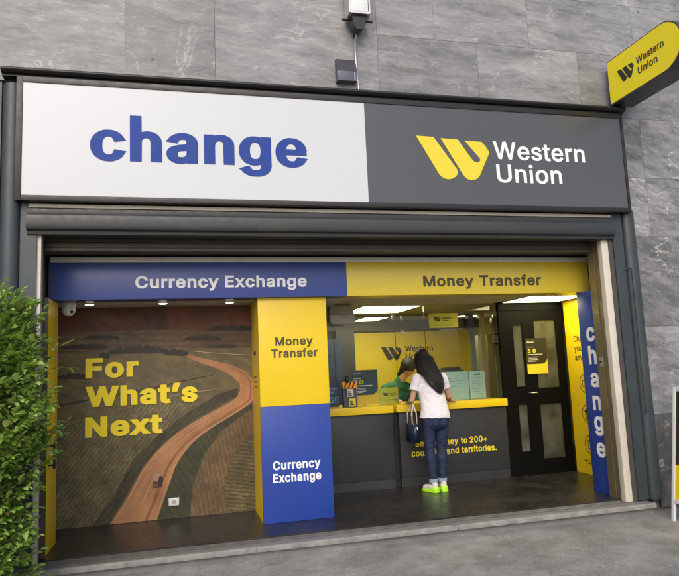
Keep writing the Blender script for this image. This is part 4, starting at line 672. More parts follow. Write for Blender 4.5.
# wall socket
so = thing('wall_socket', (-0.066, my, 0.297), 'small white power socket low on the road mural', 'socket')
box('cover_plate', -0.118, -0.014, my-0.030, my-0.0005, 0.255, 0.33, M['whitemetal'], so, 0.004)
b = MB(); b.box(-0.088, -0.044, my-0.032, my-0.0302, 0.27, 0.314)
so2 = b.build('socket_insert', M['rail'], so)
b = MB()
for dx in (-0.012, 0, 0.012): b.tube([(-0.066+dx, my-0.0335, 0.292), (-0.066+dx, my-0.0322, 0.292)], 0.0035, 8)
b.build('pin_hole', M['black'], so2)

# left yellow door leaf against the jamb
yl = thing('yellow_side_panel', (-1.1, 0.3, 0.13), 'tall yellow side panel just inside the left jamb, partly behind the bush', 'panel')
b = MB(); b.box(-1.145, -1.10, 0.165, 0.66, 0.125, 2.30, 0.003); b.build('board', M['yel'], yl, smooth=True)
box('edge_trim', -1.15, -1.095, 0.14, 0.1645, 0.125, 2.30, M['brown'], yl)
b = MB(); b.tube([(-1.098, 0.26, 1.02), (-1.05, 0.26, 1.02)], 0.008); b.tube([(-1.098, 0.26, 0.86), (-1.05, 0.26, 0.86)], 0.008); b.box(-1.06, -1.04, 0.243, 0.277, 0.83, 1.05, 0.005)
b.build('pull_handle', M['black'], yl, smooth=True)

# column
co = thing('clad_column', (1.12, 0.9, 0.122), 'square column in the opening, yellow Money Transfer above blue Currency Exchange', 'column')
box('yellow_front', 0.772, 1.473, 0.564, 0.60, 1.236, 2.316, M['yel'], co, 0.002)
box('blue_front', 0.772, 1.473, 0.564, 0.60, 0.1235, 1.234, M['blue'], co, 0.002)
box('core', 0.785, 1.46, 0.601, 1.23, 0.1235, 2.316, M['yel'], co)
box('yellow_side', 0.772, 0.7845, 0.601, 1.225, 0.1235, 2.316, M['yel'], co)
text('lettering', 'Money', 'B', 0.085, (1.13, 0.5635, 1.835), M['brownink'], co, width=0.385, align='c', depth=0.0015)
text('lettering', 'Transfer', 'B', 0.085, (1.13, 0.5635, 1.715), M['brownink'], co, width=0.475, align='c', depth=0.0015)
text('lettering', 'Currency', 'B', 0.085, (1.115, 0.5635, 0.625), M['white'], co, width=0.475, align='c', depth=0.0015)
text('lettering', 'Exchange', 'B', 0.085, (1.115, 0.5635, 0.505), M['white'], co, width=0.48, align='c', depth=0.0015)
text('small_print', 'Money', 'B', 0.045, (0.7715, 1.02, 1.76), M['brownink'], co, basis=LEFTF, depth=0.0012)
for k in range(3): box('small_print_line', 0.7705, 0.7718, 0.84, 1.05-0.03*k, 1.52-0.05*k, 1.535-0.05*k, M['brownink'], co)

# downlights in the soffit
dl = None
for i, (x, w) in enumerate(((-0.849, 'leftmost of the three round downlights, beside the dome camera'), (-0.15, 'middle one of the three round downlights over the road mural'), (0.519, 'rightmost of the three round downlights, nearest the column'))):
    y = 0.865
    if dl is None:
        dl = thing('downlight', (x, y, 2.318), w, 'downlight', 'downlights in the soffit')
        b = MB(); b.tube([(x, y, 2.3176), (x, y, 2.309)], [0.055, 0.05], 24); b.build('trim_ring', M['whitemetal'], dl, smooth=True)
        MB().tube([(x, y, 2.3088), (x, y, 2.306)], 0.04, 24).build('lens', M['spot'], dl)
        first = dl
    else:
        c = copy_tree(first, (x+0.849, 0, 0)); c['label'] = w

# dome camera
dc = thing('dome_camera', (-1.03, 0.80, 2.318), 'white ceiling dome security camera at the upper left of the opening', 'camera')
MB().tube([(-1.03, 0.80, 2.3175), (-1.03, 0.80, 2.262)], [0.062, 0.058], 24).build('base', M['whitemetal'], dc, smooth=True)
b = MB(); b.ell((-1.03, 0.80, 2.255), (0.062, 0.062, 0.062)); b.build('dome', M['whitemetal'], dc, smooth='all')
MB().tube([(-0.998, 0.752, 2.235), (-0.993, 0.744, 2.231)], 0.014, 14).build('lens', M['black'], dc)

# right blue banner with stacked letters
bb = thing('blue_side_banner', (4.4, 0.4, 0.13), 'narrow upright blue banner with stacked white letters spelling change by the right jamb', 'banner')
box('board', 4.405, 4.45, 0.25, 0.555, 0.124, 2.315, M['blue'], bb, 0.002)
for i, ch in enumerate('change'):
    polys, w = glyph_polys('B', ch)
    k = 0.215/CAP['B']; kx = 0.215/CAP['B']*1.0
    zb = 1.765-i*0.2495 + (0.03 if ch == 'g' else 0)
    polys = [[((a-w/2)*kx, bb_*k*0.93) for a, bb_ in q] for q in polys]
    flat_shape('letter', polys, M['white'], bb, Matrix.Translation((4.4045, 0.36, zb)) @ LEFTF, 0.002)

# right yellow information board
yb = thing('yellow_info_board', (5.0, 1.5, 0.13), 'tall yellow information board on the right wall with three round icons', 'board')
box('board', 5.0, 5.014, 0.70, 1.735, 0.124, 2.350, M['yel'], yb)
for s, z in (('Change', 1.795), ('your', 1.675), ('amount', 1.555)):
    text('lettering', s, 'R', 0.075, (4.9995, 1.565, z), M['ink'], yb, basis=LEFTF, depth=0.0015)
def ring(b, c, r0, r1, yz=True, n=28):
    vi = []; vo = []
    for k in range(n):
        a = 2*math.pi*k/n; vi.append(b.bm.verts.new((c[0], c[1]+math.cos(a)*r0, c[2]+math.sin(a)*r0))); vo.append(b.bm.verts.new((c[0], c[1]+math.cos(a)*r1, c[2]+math.sin(a)*r1)))
    for k in range(n): b.bm.faces.new((vi[k], vi[(k+1) % n], vo[(k+1) % n], vo[k]))
for i, z in enumerate((1.235, 0.855, 0.475)):
    b = MB(); c = (4.9985, 1.40, z+0.02); ring(b, c, 0.108, 0.118)
    if i == 0: b.box(4.997, 4.9993, 1.34, 1.46, z-0.02, z-0.012).box(4.997, 4.9993, 1.34, 1.46, z+0.052, z+0.06).box(4.997, 4.9993, 1.34, 1.348, z-0.012, z+0.052).box(4.997, 4.9993, 1.452, 1.46, z-0.012, z+0.052).box(4.997, 4.9993, 1.39, 1.41, z+0.01, z+0.03)
    if i == 1:
        b.box(4.997, 4.9993, 1.335, 1.465, z-0.045, z-0.035).box(4.997, 4.9993, 1.335, 1.465, z+0.04, z+0.05)
        for q in (1.35, 1.385, 1.42, 1.443): b.box(4.997, 4.9993, q, q+0.009, z-0.034, z+0.039)
        b.prism([(1.33, z+0.0505), (1.47, z+0.0505), (1.40, z+0.10)], 0.002, 'x', 4.997)
    if i == 2: b.box(4.997, 4.9993, 1.35, 1.358, z-0.035, z+0.075).box(4.997, 4.9993, 1.442, 1.45, z-0.035, z+0.075).box(4.997, 4.9993, 1.3585, 1.4415, z-0.035, z-0.027).box(4.997, 4.9993, 1.3585, 1.4415, z+0.067, z+0.075)
    b.build('round_icon', M['ink'], yb)
for k in range(2): box('small_print_line', 4.9985, 4.9995, 1.25, 1.56-0.04*k, 0.285-0.03*k, 0.295-0.03*k, M['ink'], yb)

# ---------------- counters ----------------
def counter(name, label, x0, x1, xt0, xt1):
    c = thing(name, ((x0+x1)/2, 1.9, 0.122), label, 'counter', 'service counters')
    box('front_panel', x0, x1, 1.73, 1.76, 0.238, 1.018, M['char'], c, 0.002)
    box('kickboard', x0, x1, 1.736, 1.76, 0.1235, 0.2345, M['char'], c)
    box('side_panel', x0, x0+0.03, 1.761, 2.3, 0.1235, 1.018, M['char'], c)
    box('side_panel', x1-0.03, x1, 1.761, 2.3, 0.1235, 1.018, M['char'], c)
    box('worktop', xt0, xt1, 1.69, 2.36, 1.0195, 1.108, M['yel'], c, 0.004)
    return c
c1 = counter('service_counter', 'left charcoal counter with yellow top, next to the clad column', 1.40, 2.515, 1.40, 2.522)
c2 = counter('service_counter', 'right charcoal counter lettered about sending money to 200+ countries', 2.60, 4.045, 2.563, 4.055)
text('lettering', 'Send money to 200+', 'B', 0.076, (2.79, 1.7295, 0.592), M['signyel'], c2, width=0.965, depth=0.0015)
text('lettering', 'countries and territories.', 'B', 0.076, (2.735, 1.7295, 0.478), M['signyel'], c2, width=1.135, depth=0.0015)
box('recess_panel', 2.516, 2.599, 1.80, 1.83, 0.1235, 1.018, M['black'], rm)

# glass screen above the counters
gs = thing('glass_screen', (2.9, 1.86, 1.109), 'clear glass screen standing on the counters up to the ceiling', 'glass')
for x0, x1 in ((1.50, 1.86), (1.864, 2.66), (2.664, 3.06), (3.064, 4.03)):
    box('pane', x0, x1, 1.88, 1.886, 1.1095, 2.350, M['glass'], gs)
for x in (1.862, 2.662, 3.062): box('joint_strip', x-0.0015, x+0.0015, 1.876, 1.890, 1.11, 2.350, M['brown'], gs)
for x, z in ((2.64, 2.19), (2.76, 2.18), (2.76, 2.0), (4.0, 2.12), (2.64, 1.18)): box('glass_clip', x-0.012, x+0.012, 1.870, 1.895, z-0.03, z+0.03, M['rail'], gs, 0.002)

# hung grey box unit
nu = thing('hung_grey_unit', (1.93, 1.62, 2.35), 'pale grey two part box unit hung from the ceiling beside the column', 'box')
box('upper_case', 1.755, 2.065, 1.62, 1.74, 2.225, 2.325, M['wallgrey'], nu, 0.006)
MB().prism([(1.76, 2.222), (2.065, 2.222), (2.065, 2.11), (1.785, 2.11), (1.76, 2.135)], 0.02, 'y', 1.61).build('lower_plate', M['soffit'], nu)
box('nameplate', 1.88, 1.98, 1.608, 1.6095, 2.188, 2.197, pm('faded_red', (0.25, 0.1, 0.1), 0.5), nu)
for x in (1.80, 2.02): box('hanger', x, x+0.012, 1.67, 1.69, 2.326, 2.351, M['rail'], nu)

# ceiling panel lights
pl = None
for i, (x, y, wd, dp, lab) in enumerate(((2.25, 1.90, 0.80, 0.95, 'lit square ceiling panel nearest above the left counter'), (2.79, 3.62, 0.40, 0.9, 'small lit ceiling panel behind the nearest one, above the clerk\u2019s office'), (4.10, 1.02, 0.80, 0.72, 'lit ceiling panel above the right counter end and black door'), (4.36, 3.62, 0.42, 0.35, 'farthest right small lit ceiling panel deep in the office'))):
    t_ = thing('ceiling_panel_light', (x+wd/2, y+dp/2, 2.35), lab, 'ceiling light', 'ceiling panel lights')
    box('diffuser', x+.012, x+wd-.012, y+.012, y+dp-.012, 2.3425, 2.347, M['panel'], t_)
    b = MB(); b.box(x, x+wd, y, y+.0115, 2.340, 2.3515).box(x, x+wd, y+dp-.0115, y+dp, 2.340, 2.3515).box(x, x+.0115, y+.0116, y+dp-.0116, 2.340, 2.3515).box(x+wd-.0115, x+wd, y+.0116, y+dp-.0116, 2.340, 2.3515)
    b.build('frame', M['whitemetal'], t_)

# back wall brand sign
bw = thing('back_wall_sign', (3.3, 3.5, 1.7), 'dark stripes logo and brand lettering on the yellow back wall', 'sign')
logo('logo', (2.985, 3.518, 1.675), 0.33, 0.205, M['ink'], bw)
text('lettering', 'Western', 'R', 0.085, (3.37, 3.518, 1.80), M['ink'], bw, width=0.46)
text('lettering', 'Union', 'R', 0.085, (3.38, 3.518, 1.685), M['ink'], bw, width=0.32)

# door
dr = thing('black_glazed_door', (4.53, 1.8, 0.122), 'black framed glazed door right of the counters, with a poster on it', 'door')
b = MB()
Y0, Y1 = 1.775, 1.82
b.box(4.06, 4.255, Y0, Y1, 0.124, 2.24).box(4.385, 4.565, Y0, Y1, 0.124, 2.24).box(4.885, 4.995, Y0, Y1, 0.124, 2.24)
b.box(4.256, 4.384, Y0, Y1, 2.045, 2.24).box(4.256, 4.384, Y0, Y1, 1.015, 1.245).box(4.256, 4.384, Y0, Y1, 0.124, 0.42)
b.box(4.566, 4.884, Y0, Y1, 2.10, 2.24).box(4.566, 4.884, Y0, Y1, 1.005, 1.215).box(4.566, 4.884, Y0, Y1, 0.124, 0.31)
b.build('door_frame', M['doorblk'], dr)
box('transom', 4.06, 4.995, Y0-0.01, Y1+0.01, 2.242, 2.351, M['doorblk'], dr)
fg = M['doorglass']
for q in ((4.257, 4.383, 1.246, 2.044), (4.257, 4.383, 0.421, 1.014), (4.567, 4.883, 1.216, 2.099), (4.567, 4.883, 0.311, 1.004)): box('pane', q[0], q[1], 1.795, 1.801, q[2], q[3], fg, dr)
b = MB(); b.tube([(4.42, 1.775, 1.16), (4.42, 1.72, 1.16), (4.50, 1.715, 1.16)], 0.009); hd = b.build('handle', M['rail'], dr, smooth=True)
ps = thing('door_poster', (4.57, 1.77, 1.63), 'dark poster with a curved yellow foot, stuck on the black door', 'poster')
def poster(par, x0, x1, z0, z1, y, dark, foot):
    w = x1-x0; h = z1-z0
    box('sheet', x0, x1, y, y+0.003, z0, z1, M['signyel'] if foot else M['yel'], par)
    r_ = w*0.28; zb = z0+h*0.28
    pts = [(x0, z1), (x0, zb)]+[(x1-r_+math.sin(a*math.pi/16)*r_, zb+r_-math.cos(a*math.pi/16)*r_) for a in range(9)]+[(x1, z1)]
    flat_shape('dark_field', [pts], dark, par, Matrix.Translation((0, y-0.0004, 0)) @ FRONT, 0.0012)
    yy = y-0.0019
    text('lettering', '3 0' if foot else '30', 'B', h*0.11, (x0+w*0.06, yy, z1-h*0.40), M['signyel'], par, width=w*0.40, depth=0.001)
    text('heading', 'Western Union', 'R', h*0.035, (x0+w*0.06, yy, z1-h*0.12), M['white'], par, width=w*0.32, depth=0.001)
    b = MB()
    for k, (q, ww) in enumerate(((0.24, 0.3), (0.45, 0.72), (0.52, 0.5), (0.56, 0.44), (0.60, 0.5), (0.64, 0.36))): b.box(x0+w*0.06, x0+w*(0.06+ww), yy-0.0006, yy+0.0004, z1-h*q-0.005, z1-h*q+(0.004 if k == 1 else 0.001))
    b.build('small_print', M['white'] if not foot else M['cream'], par)
poster(ps, 4.42, 4.72, 1.40, 1.865, 1.768, M['ink'], True)

# things on the counters
pb = thing('counter_poster', (2.24, 1.96, 1.109), 'dark teal poster board with yellow curved border behind the left glass', 'poster')
poster(pb, 2.08, 2.42, 1.115, 1.55, 1.955, pm('dark_teal_print', (0.015, 0.05, 0.06), 0.35), False)
MB().prism([(1.962, 1.112), (2.06, 1.112), (1.962, 1.4)], 0.02, 'x', 2.24).build('easel_leg', M['black'], pb)
sgm = pm('acid_yellow_film', (0.60, 0.60, 0.05), 0.4)
cs = thing('counter_brand_sign', (2.55, 1.93, 1.109), 'small yellow green brand card standing left of the woman', 'sign')
box('card', 2.42, 2.685, 1.925, 1.94, 1.11, 1.315, sgm, cs)
logo('logo', (2.47, 1.9245, 1.21), 0.07, 0.045, M['ink'], cs, depth=0.001)
for s, z in (('Western', 1.235), ('Union', 1.21)): text('lettering', s, 'R', 0.016, (2.56, 1.9245, z), M['ink'], cs, depth=0.001)
box('small_print_line', 2.49, 2.64, 1.9235, 1.9247, 1.16, 1.166, M['ink'], cs)
gk = thing('hanging_brand_sign', (3.33, 1.87, 2.23), 'yellow green brand sticker high on the glass screen', 'sticker')
box('film', 3.125, 3.53, 1.872, 1.8755, 2.045, 2.235, sgm, gk)
logo('logo', (3.19, 1.8715, 2.125), 0.10, 0.065, M['ink'], gk, depth=0.001)
for s, z in (('Western', 2.16), ('Union', 2.125)): text('lettering', s, 'R', 0.024, (3.31, 1.8715, z), M['ink'], gk, depth=0.001)
box('small_print_line', 3.20, 3.46, 1.871, 1.8717, 2.075, 2.082, M['ink'], gk)

ds = thing('leaflet_stand', (2.0, 1.76, 1.109), 'small dark leaflet stand with orange striped header on the left counter', 'stand')
MB().prism([(1.75, 1.11), (1.85, 1.11), (1.83, 1.40), (1.80, 1.42), (1.79, 1.34)], 0.165, 'x', 1.925).build('case', M['offdark'], ds)
b = MB()
hm = Matrix.Translation((2.008, 1.785, 1.375)) @ Matrix.Rotation(R(-25), 4, 'X')
b.box(-0.09, 0.09, -0.004, 0.004, -0.045, 0.045, mat=hm); b.build('header', pm('orange_print', (0.85, 0.33, 0.02), 0.4), ds)
b = MB()
for k in range(3): b.box(-0.008, 0.008, -0.0062, -0.0042, -0.048, 0.048, mat=hm @ Matrix.Translation((-0.05+k*0.05, 0, 0)) @ Matrix.Rotation(R(28), 4, 'Y'))
b.build('header_stripe', M['ink'], ds)
for k in range(2):
    b = MB(); b.box(1.965+k*0.02, 2.045+k*0.02, 1.752-0.008*k, 1.758-0.008*k, 1.235-0.115*k, 1.33-0.115*k)
    lf = b.build('leaflet', [M['cream'], M['yel']][k], ds)
    b = MB(); x0 = 1.975+k*0.02; z0 = 1.25-0.115*k; y = 1.751-0.008*k
    for q in range(3): b.box(x0, x0+0.05-0.01*q, y-0.001, y+0.0005, z0+0.02*q, z0+0.012+0.02*q)
    b.build('print', M['ink'], lf)
MB().ell((1.985, 1.80, 1.44), (0.03, 0.02, 0.045)).build('knob_top', M['ink'], ds, smooth='all')

bs_ = thing('blue_counter_sign', (1.78, 1.93, 1.109), 'blue sign lettered currency exchange in the corner behind the column', 'sign')
box('sheet', 1.56, 1.91, 1.93, 1.936, 1.112, 1.48, M['offblue'], bs_)
ltb = pm('pale_blue_print', (0.25, 0.38, 0.75), 0.4)
text('lettering', 'CURRENCY', 'B', 0.075, (1.90, 1.9295, 1.28), ltb, bs_, width=0.33*1.35, align='r', depth=0.001)
text('lettering', 'CHANGE', 'B', 0.075, (1.90, 1.9295, 1.165), ltb, bs_, width=0.40, align='r', depth=0.001)

tb = pm('pale_teal_sheet', (0.52, 0.74, 0.62), 0.4, var=0.06)
faint = pm('faint_print', (0.33, 0.50, 0.44), 0.5)
nbd = thing('pale_teal_notices', (3.6, 1.97, 1.109), 'pair of pale teal price notices standing behind the glass right of the woman', 'notice')
for x0, x1, h in ((3.30, 3.665, 1.475), (3.675, 3.90, 1.47)):
    pn = box('panel', x0, x1, 1.96, 1.99, 1.112, h, tb, nbd, 0.003)
    b = MB()
    for k in range(7 if x0 > 3.5 else 4):
        b.box(x0+0.03, x1-0.04-0.03*(k % 3), 1.9585, 1.9598, h-0.09-k*0.035, h-0.083-k*0.035)
    b.build('print', faint, pn)
box('badge', 3.75, 3.83, 1.9575, 1.9598, 1.42, 1.435, M['ink'], nbd)
pt = thing('receipt_printer', (3.5, 2.1, 1.109), 'black printer on the counter, its top showing above the left teal notice', 'printer')
box('case', 3.37, 3.64, 2.03, 2.3, 1.11, 1.50, M['offdark'], pt, 0.01)
box('paper_lid', 3.40, 3.61, 2.06, 2.25, 1.5005, 1.535, M['black'], pt, 0.006)

# office furniture seen through the glass
cb = thing('office_cabinet', (5.0, 3.6, 0.122), 'tall olive grey cabinet deep behind the right end of the glass', 'cabinet')
box('carcass', 4.74, 5.25, 3.5, 4.0, 0.1235, 2.02, M['wallgrey'], cb, 0.004)
for x0 in (4.745, 4.998):
    d_ = box('cabinet_door', x0, x0+0.247, 3.478, 3.499, 0.16, 2.0, M['wallgrey'], cb, 0.003)
    box('handle', x0+(0.225 if x0 < 4.9 else 0.01), x0+(0.238 if x0 < 4.9 else 0.023), 3.46, 3.477, 1.1, 1.3, M['rail'], d_)
fr = thing('framed_notice', (4.86, 3.44, 1.95), 'small grey framed notice on the tall cabinet behind the glass', 'notice')
box('frame', 4.78, 4.96, 3.455, 3.476, 1.86, 2.02, M['brown'], fr)
box('paper', 4.795, 4.945, 3.452, 3.4545, 1.875, 2.005, M['soffit'], fr)
mo = thing('desk_monitor', (4.2, 2.9, 1.1), 'black computer monitor turned sideways behind the counter end', 'monitor')
box('screen', 4.10, 4.15, 2.6, 2.95, 1.15, 1.40, M['black'], mo, 0.006)
box('stand', 4.11, 4.14, 2.74, 2.82, 0.88, 1.149, M['black'], mo)
dk = thing('office_desk', (3.8, 2.9, 0.122), 'plain grey desk inside the office behind the counters', 'desk')
box('desk_top', 2.2, 4.4, 2.42, 3.0, 0.845, 0.875, M['wallgrey'], dk, 0.003)
for x in (2.25, 4.31): box('leg', x, x+0.04, 2.5, 2.9, 0.1235, 0.8445, M['wallgrey'], dk)

# ---------------- things on the facade ----------------
bl = thing('blade_sign', (4.6, -0.1, 4.5), 'yellow projecting blade sign with rounded end and dark rim, top right corner', 'sign')
def blade_pts(inset):
    L_, h = 1.06, 0.25; y0 = 0.09+inset; r_ = h-inset
    pts = [(-y0, 4.536-r_), (-y0, 4.536+r_)]
    cy = 0.09+L_-h
    pts += [(-(cy+r_*math.sin(math.pi*k/20)), 4.536+r_*math.cos(math.pi*k/20)) for k in range(21)]
    return pts
MB().prism(blade_pts(0), 0.27, 'x', 4.60).build('rim', pm('blade_rim', (0.06, 0.055, 0.065), 0.35, 0.2), bl, smooth=True)
MB().prism(blade_pts(0.014), 0.006, 'x', 4.594).build('face', M['blade'], bl)
MB().prism(blade_pts(0.014), 0.006, 'x', 4.8705).build('face', M['blade'], bl)
logo('logo', (4.5935, -0.25, 4.455), 0.255, 0.155, M['ink'], bl, basis=LEFTF, depth=0.002)
text('lettering', 'Western', 'R', 0.075, (4.5935, -0.545, 4.545), M['ink'], bl, width=0.385, basis=LEFTF, depth=0.002)
text('lettering', 'Union', 'R', 0.075, (4.5935, -0.555, 4.435), M['ink'], bl, width=0.275, basis=LEFTF, depth=0.002)
for z in (4.33, 4.70): box('wall_bracket', 4.66, 4.74, -0.0895, -0.003, z, z+0.04, M['bronze'], bl)

lp = thing('wall_floodlight', (1.75, -0.1, 4.86), 'white fronted floodlight on a dark bracket at the top edge of the facade', 'lamp')
b = MB(); b.box(1.665, 1.845, -0.22, -0.05, 5.035, 5.40, 0.02); b.build('lamp_glass', pm('lamp_glass_white', (0.75, 0.76, 0.76), 0.12, coat=0.5), lp, smooth=True)
b = MB(); b.box(1.648, 1.664, -0.23, -0.04, 5.01, 5.42, 0.003); b.box(1.846, 1.862, -0.23, -0.04, 5.01, 5.42, 0.003); b.box(1.66, 1.85, -0.23, -0.04, 5.005, 5.034, 0.004)
b.build('housing', M['rail'], lp)
MB().prism([(1.675, 5.004), (1.835, 5.004), (1.80, 4.90), (1.77, 4.86), (1.72, 4.86), (1.695, 4.90)], 0.13, 'y', -0.20).build('bracket', M['black'], lp)
b = MB(); b.tube([(1.60, -0.12, 4.99), (1.91, -0.12, 4.99)], 0.012); b.box(1.74, 1.78, -0.07, -0.001, 4.88, 4.95); b.build('pivot', M['black'], lp)
cbm = MB().tube([(1.745, -0.10, 4.86), (1.742, -0.045, 4.80), (1.748, -0.02, 4.60), (1.757, -0.016, 4.45), (1.765, -0.016, 4.30)], 0.010, 8).build('power_cable', M['rail'], smooth=True)
tag(cbm, 'thin grey cable running down from the floodlight to the shopfront cornice', 'cable')
jb = thing('junction_box', (1.64, -0.05, 4.37), 'small dark two tone metal box on the marble under the floodlight', 'box')
box('back_case', 1.535, 1.735, -0.085, -0.002, 4.375, 4.475, pm('box_grey', (0.09, 0.09, 0.12), 0.4), jb, 0.003)
MB().prism([(-0.002, 4.476), (-0.085, 4.476), (-0.045, 4.61), (-0.002, 4.61)], 0.20, 'x', 1.535).build('sloped_lid', pm('box_dark', (0.035, 0.033, 0.045), 0.4), jb)
box('side_strip', 1.707, 1.715, -0.088, -0.0855, 4.38, 4.47, M['rail'], jb)

# ---------------- A-frame at the right edge ----------------
af = thing('pavement_sign', (4.8, -0.68, 0), 'white framed pavement sign with yellow foot, cut by the right edge', 'sign')
def leaf(xt, xb):
    k = math.atan2(xt-xb, 1.24); mt = Matrix.Translation((xt, 0, 1.25)) @ Matrix.Rotation(k, 4, 'Y')
    b = MB()
    b.box(-0.012, 0.012, -0.445, -0.405, -1.268, 0, 0.004, mt); b.box(-0.012, 0.012, -0.98, -0.94, -1.268, 0, 0.004, mt)
    b.box(-0.012, 0.012, -0.9395, -0.4455, -0.04, 0, 0.004, mt); b.box(-0.012, 0.012, -0.9395, -0.4455, -1.10, -1.06, 0.004, mt)
    b.build('frame', M['whitemetal'], af, smooth=True)
    b = MB(); b.box(-0.006, 0.006, -0.939, -0.446, -0.74, -0.041, 0, mt); b.build('dark_sheet', M['ink'], af)
    b = MB(); b.box(-0.006, 0.006, -0.939, -0.446, -1.059, -0.741, 0, mt); b.build('yellow_sheet', M['yel'], af)
leaf(4.740, 4.565)
leaf(4.780, 4.955)

# ---------------- bush ----------------
lfm = bpy.data.materials.new('leaf_green'); lfm.use_nodes = True
t = lfm.node_tree; p = t.nodes['Principled BSDF']; L = t.links.new
gq = nd(t, 'ShaderNodeNewGeometry'); cr = nd(t, 'ShaderNodeValToRGB'); e = cr.color_ramp.elements
e[0].position = 0; e[0].color = (0.12, 0.23, 0.038, 1); e[1].position = 1; e[1].color = (0.58, 0.70, 0.26, 1)
e4 = cr.color_ramp.elements.new(0.975); e4.color = (0.58, 0.70, 0.26, 1); cr.color_ramp.elements[-1].color = (0.30, 0.20, 0.05, 1)
e2 = cr.color_ramp.elements.new(0.55); e2.color = (0.29, 0.47, 0.09, 1); e3 = cr.color_ramp.elements.new(0.8); e3.color = (0.42, 0.60, 0.15, 1)
L(gq.outputs['Random Per Island'], cr.inputs[0]); L(cr.outputs[0], p.inputs['Base Color'])
p.inputs['Roughness'].default_value = 0.28; p.inputs['Subsurface Weight'].default_value = 0.0; p.inputs['Specular IOR Level'].default_value = 0.6
tl = nd(t, 'ShaderNodeBsdfTranslucent'); tl.inputs[0].default_value = (0.30, 0.48, 0.06, 1)
ms = nd(t, 'ShaderNodeMixShader'); ms.inputs[0].default_value = 0.32; L(p.outputs[0], ms.inputs[1]); L(tl.outputs[0], ms.inputs[2]); L(ms.outputs[0], t.nodes['Material Output'].inputs[0])
barkm = pm('shrub_bark', (0.10, 0.07, 0.04), 0.8, bump=0.5, bs=60)

bush = thing('leafy_bush', (-1.75, -0.62, 0), 'dense bright green leafy bush in front of the left jamb', 'bush')
rnd = random.Random(3)
def leaf_verts(bm, c, d, n, L_, W_):
    """pointed leaf folded along its midrib and drooping"""
    d = d.normalized(); s_ = d.cross(n).normalized(); n = s_.cross(d).normalized()
    cup = 0.22*W_; pts = []
    prof = ((0.0, 0.04), (0.22, 0.80), (0.48, 1.0), (0.78, 0.66), (1.0, 0.0))
    mid = []; lft = []; rgt = []
    for t_, w in prof:
        base = c+d*(t_*L_)-n*(0.18*L_*t_*t_)
        mid.append(bm.verts.new(base)); 
        if w > 0.01:
            lft.append(bm.verts.new(base+s_*W_*w*0.5+n*cup*w)); rgt.append(bm.verts.new(base-s_*W_*w*0.5+n*cup*w))
    for i in range(3):
        bm.faces.new((mid[i], mid[i+1], lft[i+1], lft[i])); bm.faces.new((mid[i], rgt[i], rgt[i+1], mid[i+1]))
    bm.faces.new((mid[3], mid[4], lft[3])); bm.faces.new((mid[3], rgt[3], mid[4]))
def surf_r(ang, z):
    """radius of the crown in direction ang at height z: lumpy outline"""
    base = 0.74+0.10*math.sin(3*ang+z*2.7)+0.07*math.sin(7*ang-z*5.1)+0.06*math.sin(z*6.3+ang*2)
    if z > 1.85: base *= max(0.0, 1-((z-1.85)/0.40)**2)**0.5
    if z > 1.4: base *= 0.96
    if z < 1.15: base *= 0.80+0.12*max(0.0, (z-0.8)/0.35)
    if z < 0.55: base *= 0.80+0.2*(z/0.55)
    return base
CX, CY = -1.72, -0.66
def inside(pv):
    return True
lb = bmesh.new(); sb = MB()
tips = []
n_clusters = 3900
for i in range(n_clusters):
    z = 0.12+2.07*rnd.random()**0.9
    ang = rnd.random()*2*math.pi
    r_ = surf_r(ang, z)*(1-0.38*rnd.random()**1.6)
    c = Vector((CX+math.cos(ang)*r_*0.98, CY+math.sin(ang)*r_*0.62, z))
    out = Vector((math.cos(ang), math.sin(ang)*1.2, 0.25+0.5*rnd.random()+(0.9 if z > 1.9 else 0))).normalized()
    tips.append((c, out, 0.07+0.07*rnd.random(), 8))
# free sprigs reaching over the yellow panel and above the crown
for c, o_, l_ in (((-1.10, -0.55, 1.66), (1, 0.1, 0.12), 0.30), ((-1.10, -0.6, 1.55), (1, 0.2, -0.05), 0.24), ((-1.12, -0.6, 1.78), (1, 0, 0.35), 0.26), ((-1.15, -0.6, 1.95), (0.8, 0, 0.5), 0.24),
                  ((-1.15, -0.55, 1.12), (1, 0.1, 0.1), 0.26), ((-1.36, -0.6, 2.16), (0.2, 0, 1), 0.22),
                  ((-1.30, -0.66, 2.12), (0.5, 0, 1), 0.20), ((-1.6, -0.7, 2.25), (-0.2, 0, 1), 0.2), ((-1.15, -0.6, 1.38), (1, 0.1, 0.25), 0.24), ((-1.2, -0.7, 1.7), (1, -0.4, 0.2), 0.24),
                  ((-1.45, -0.7, 2.2), (0.1, -0.2, 1), 0.22), ((-1.2, -0.5, 1.85), (1, 0.1, 0.1), 0.22)):
    tips.append((Vector(c), Vector(o_).normalized(), l_, 13))
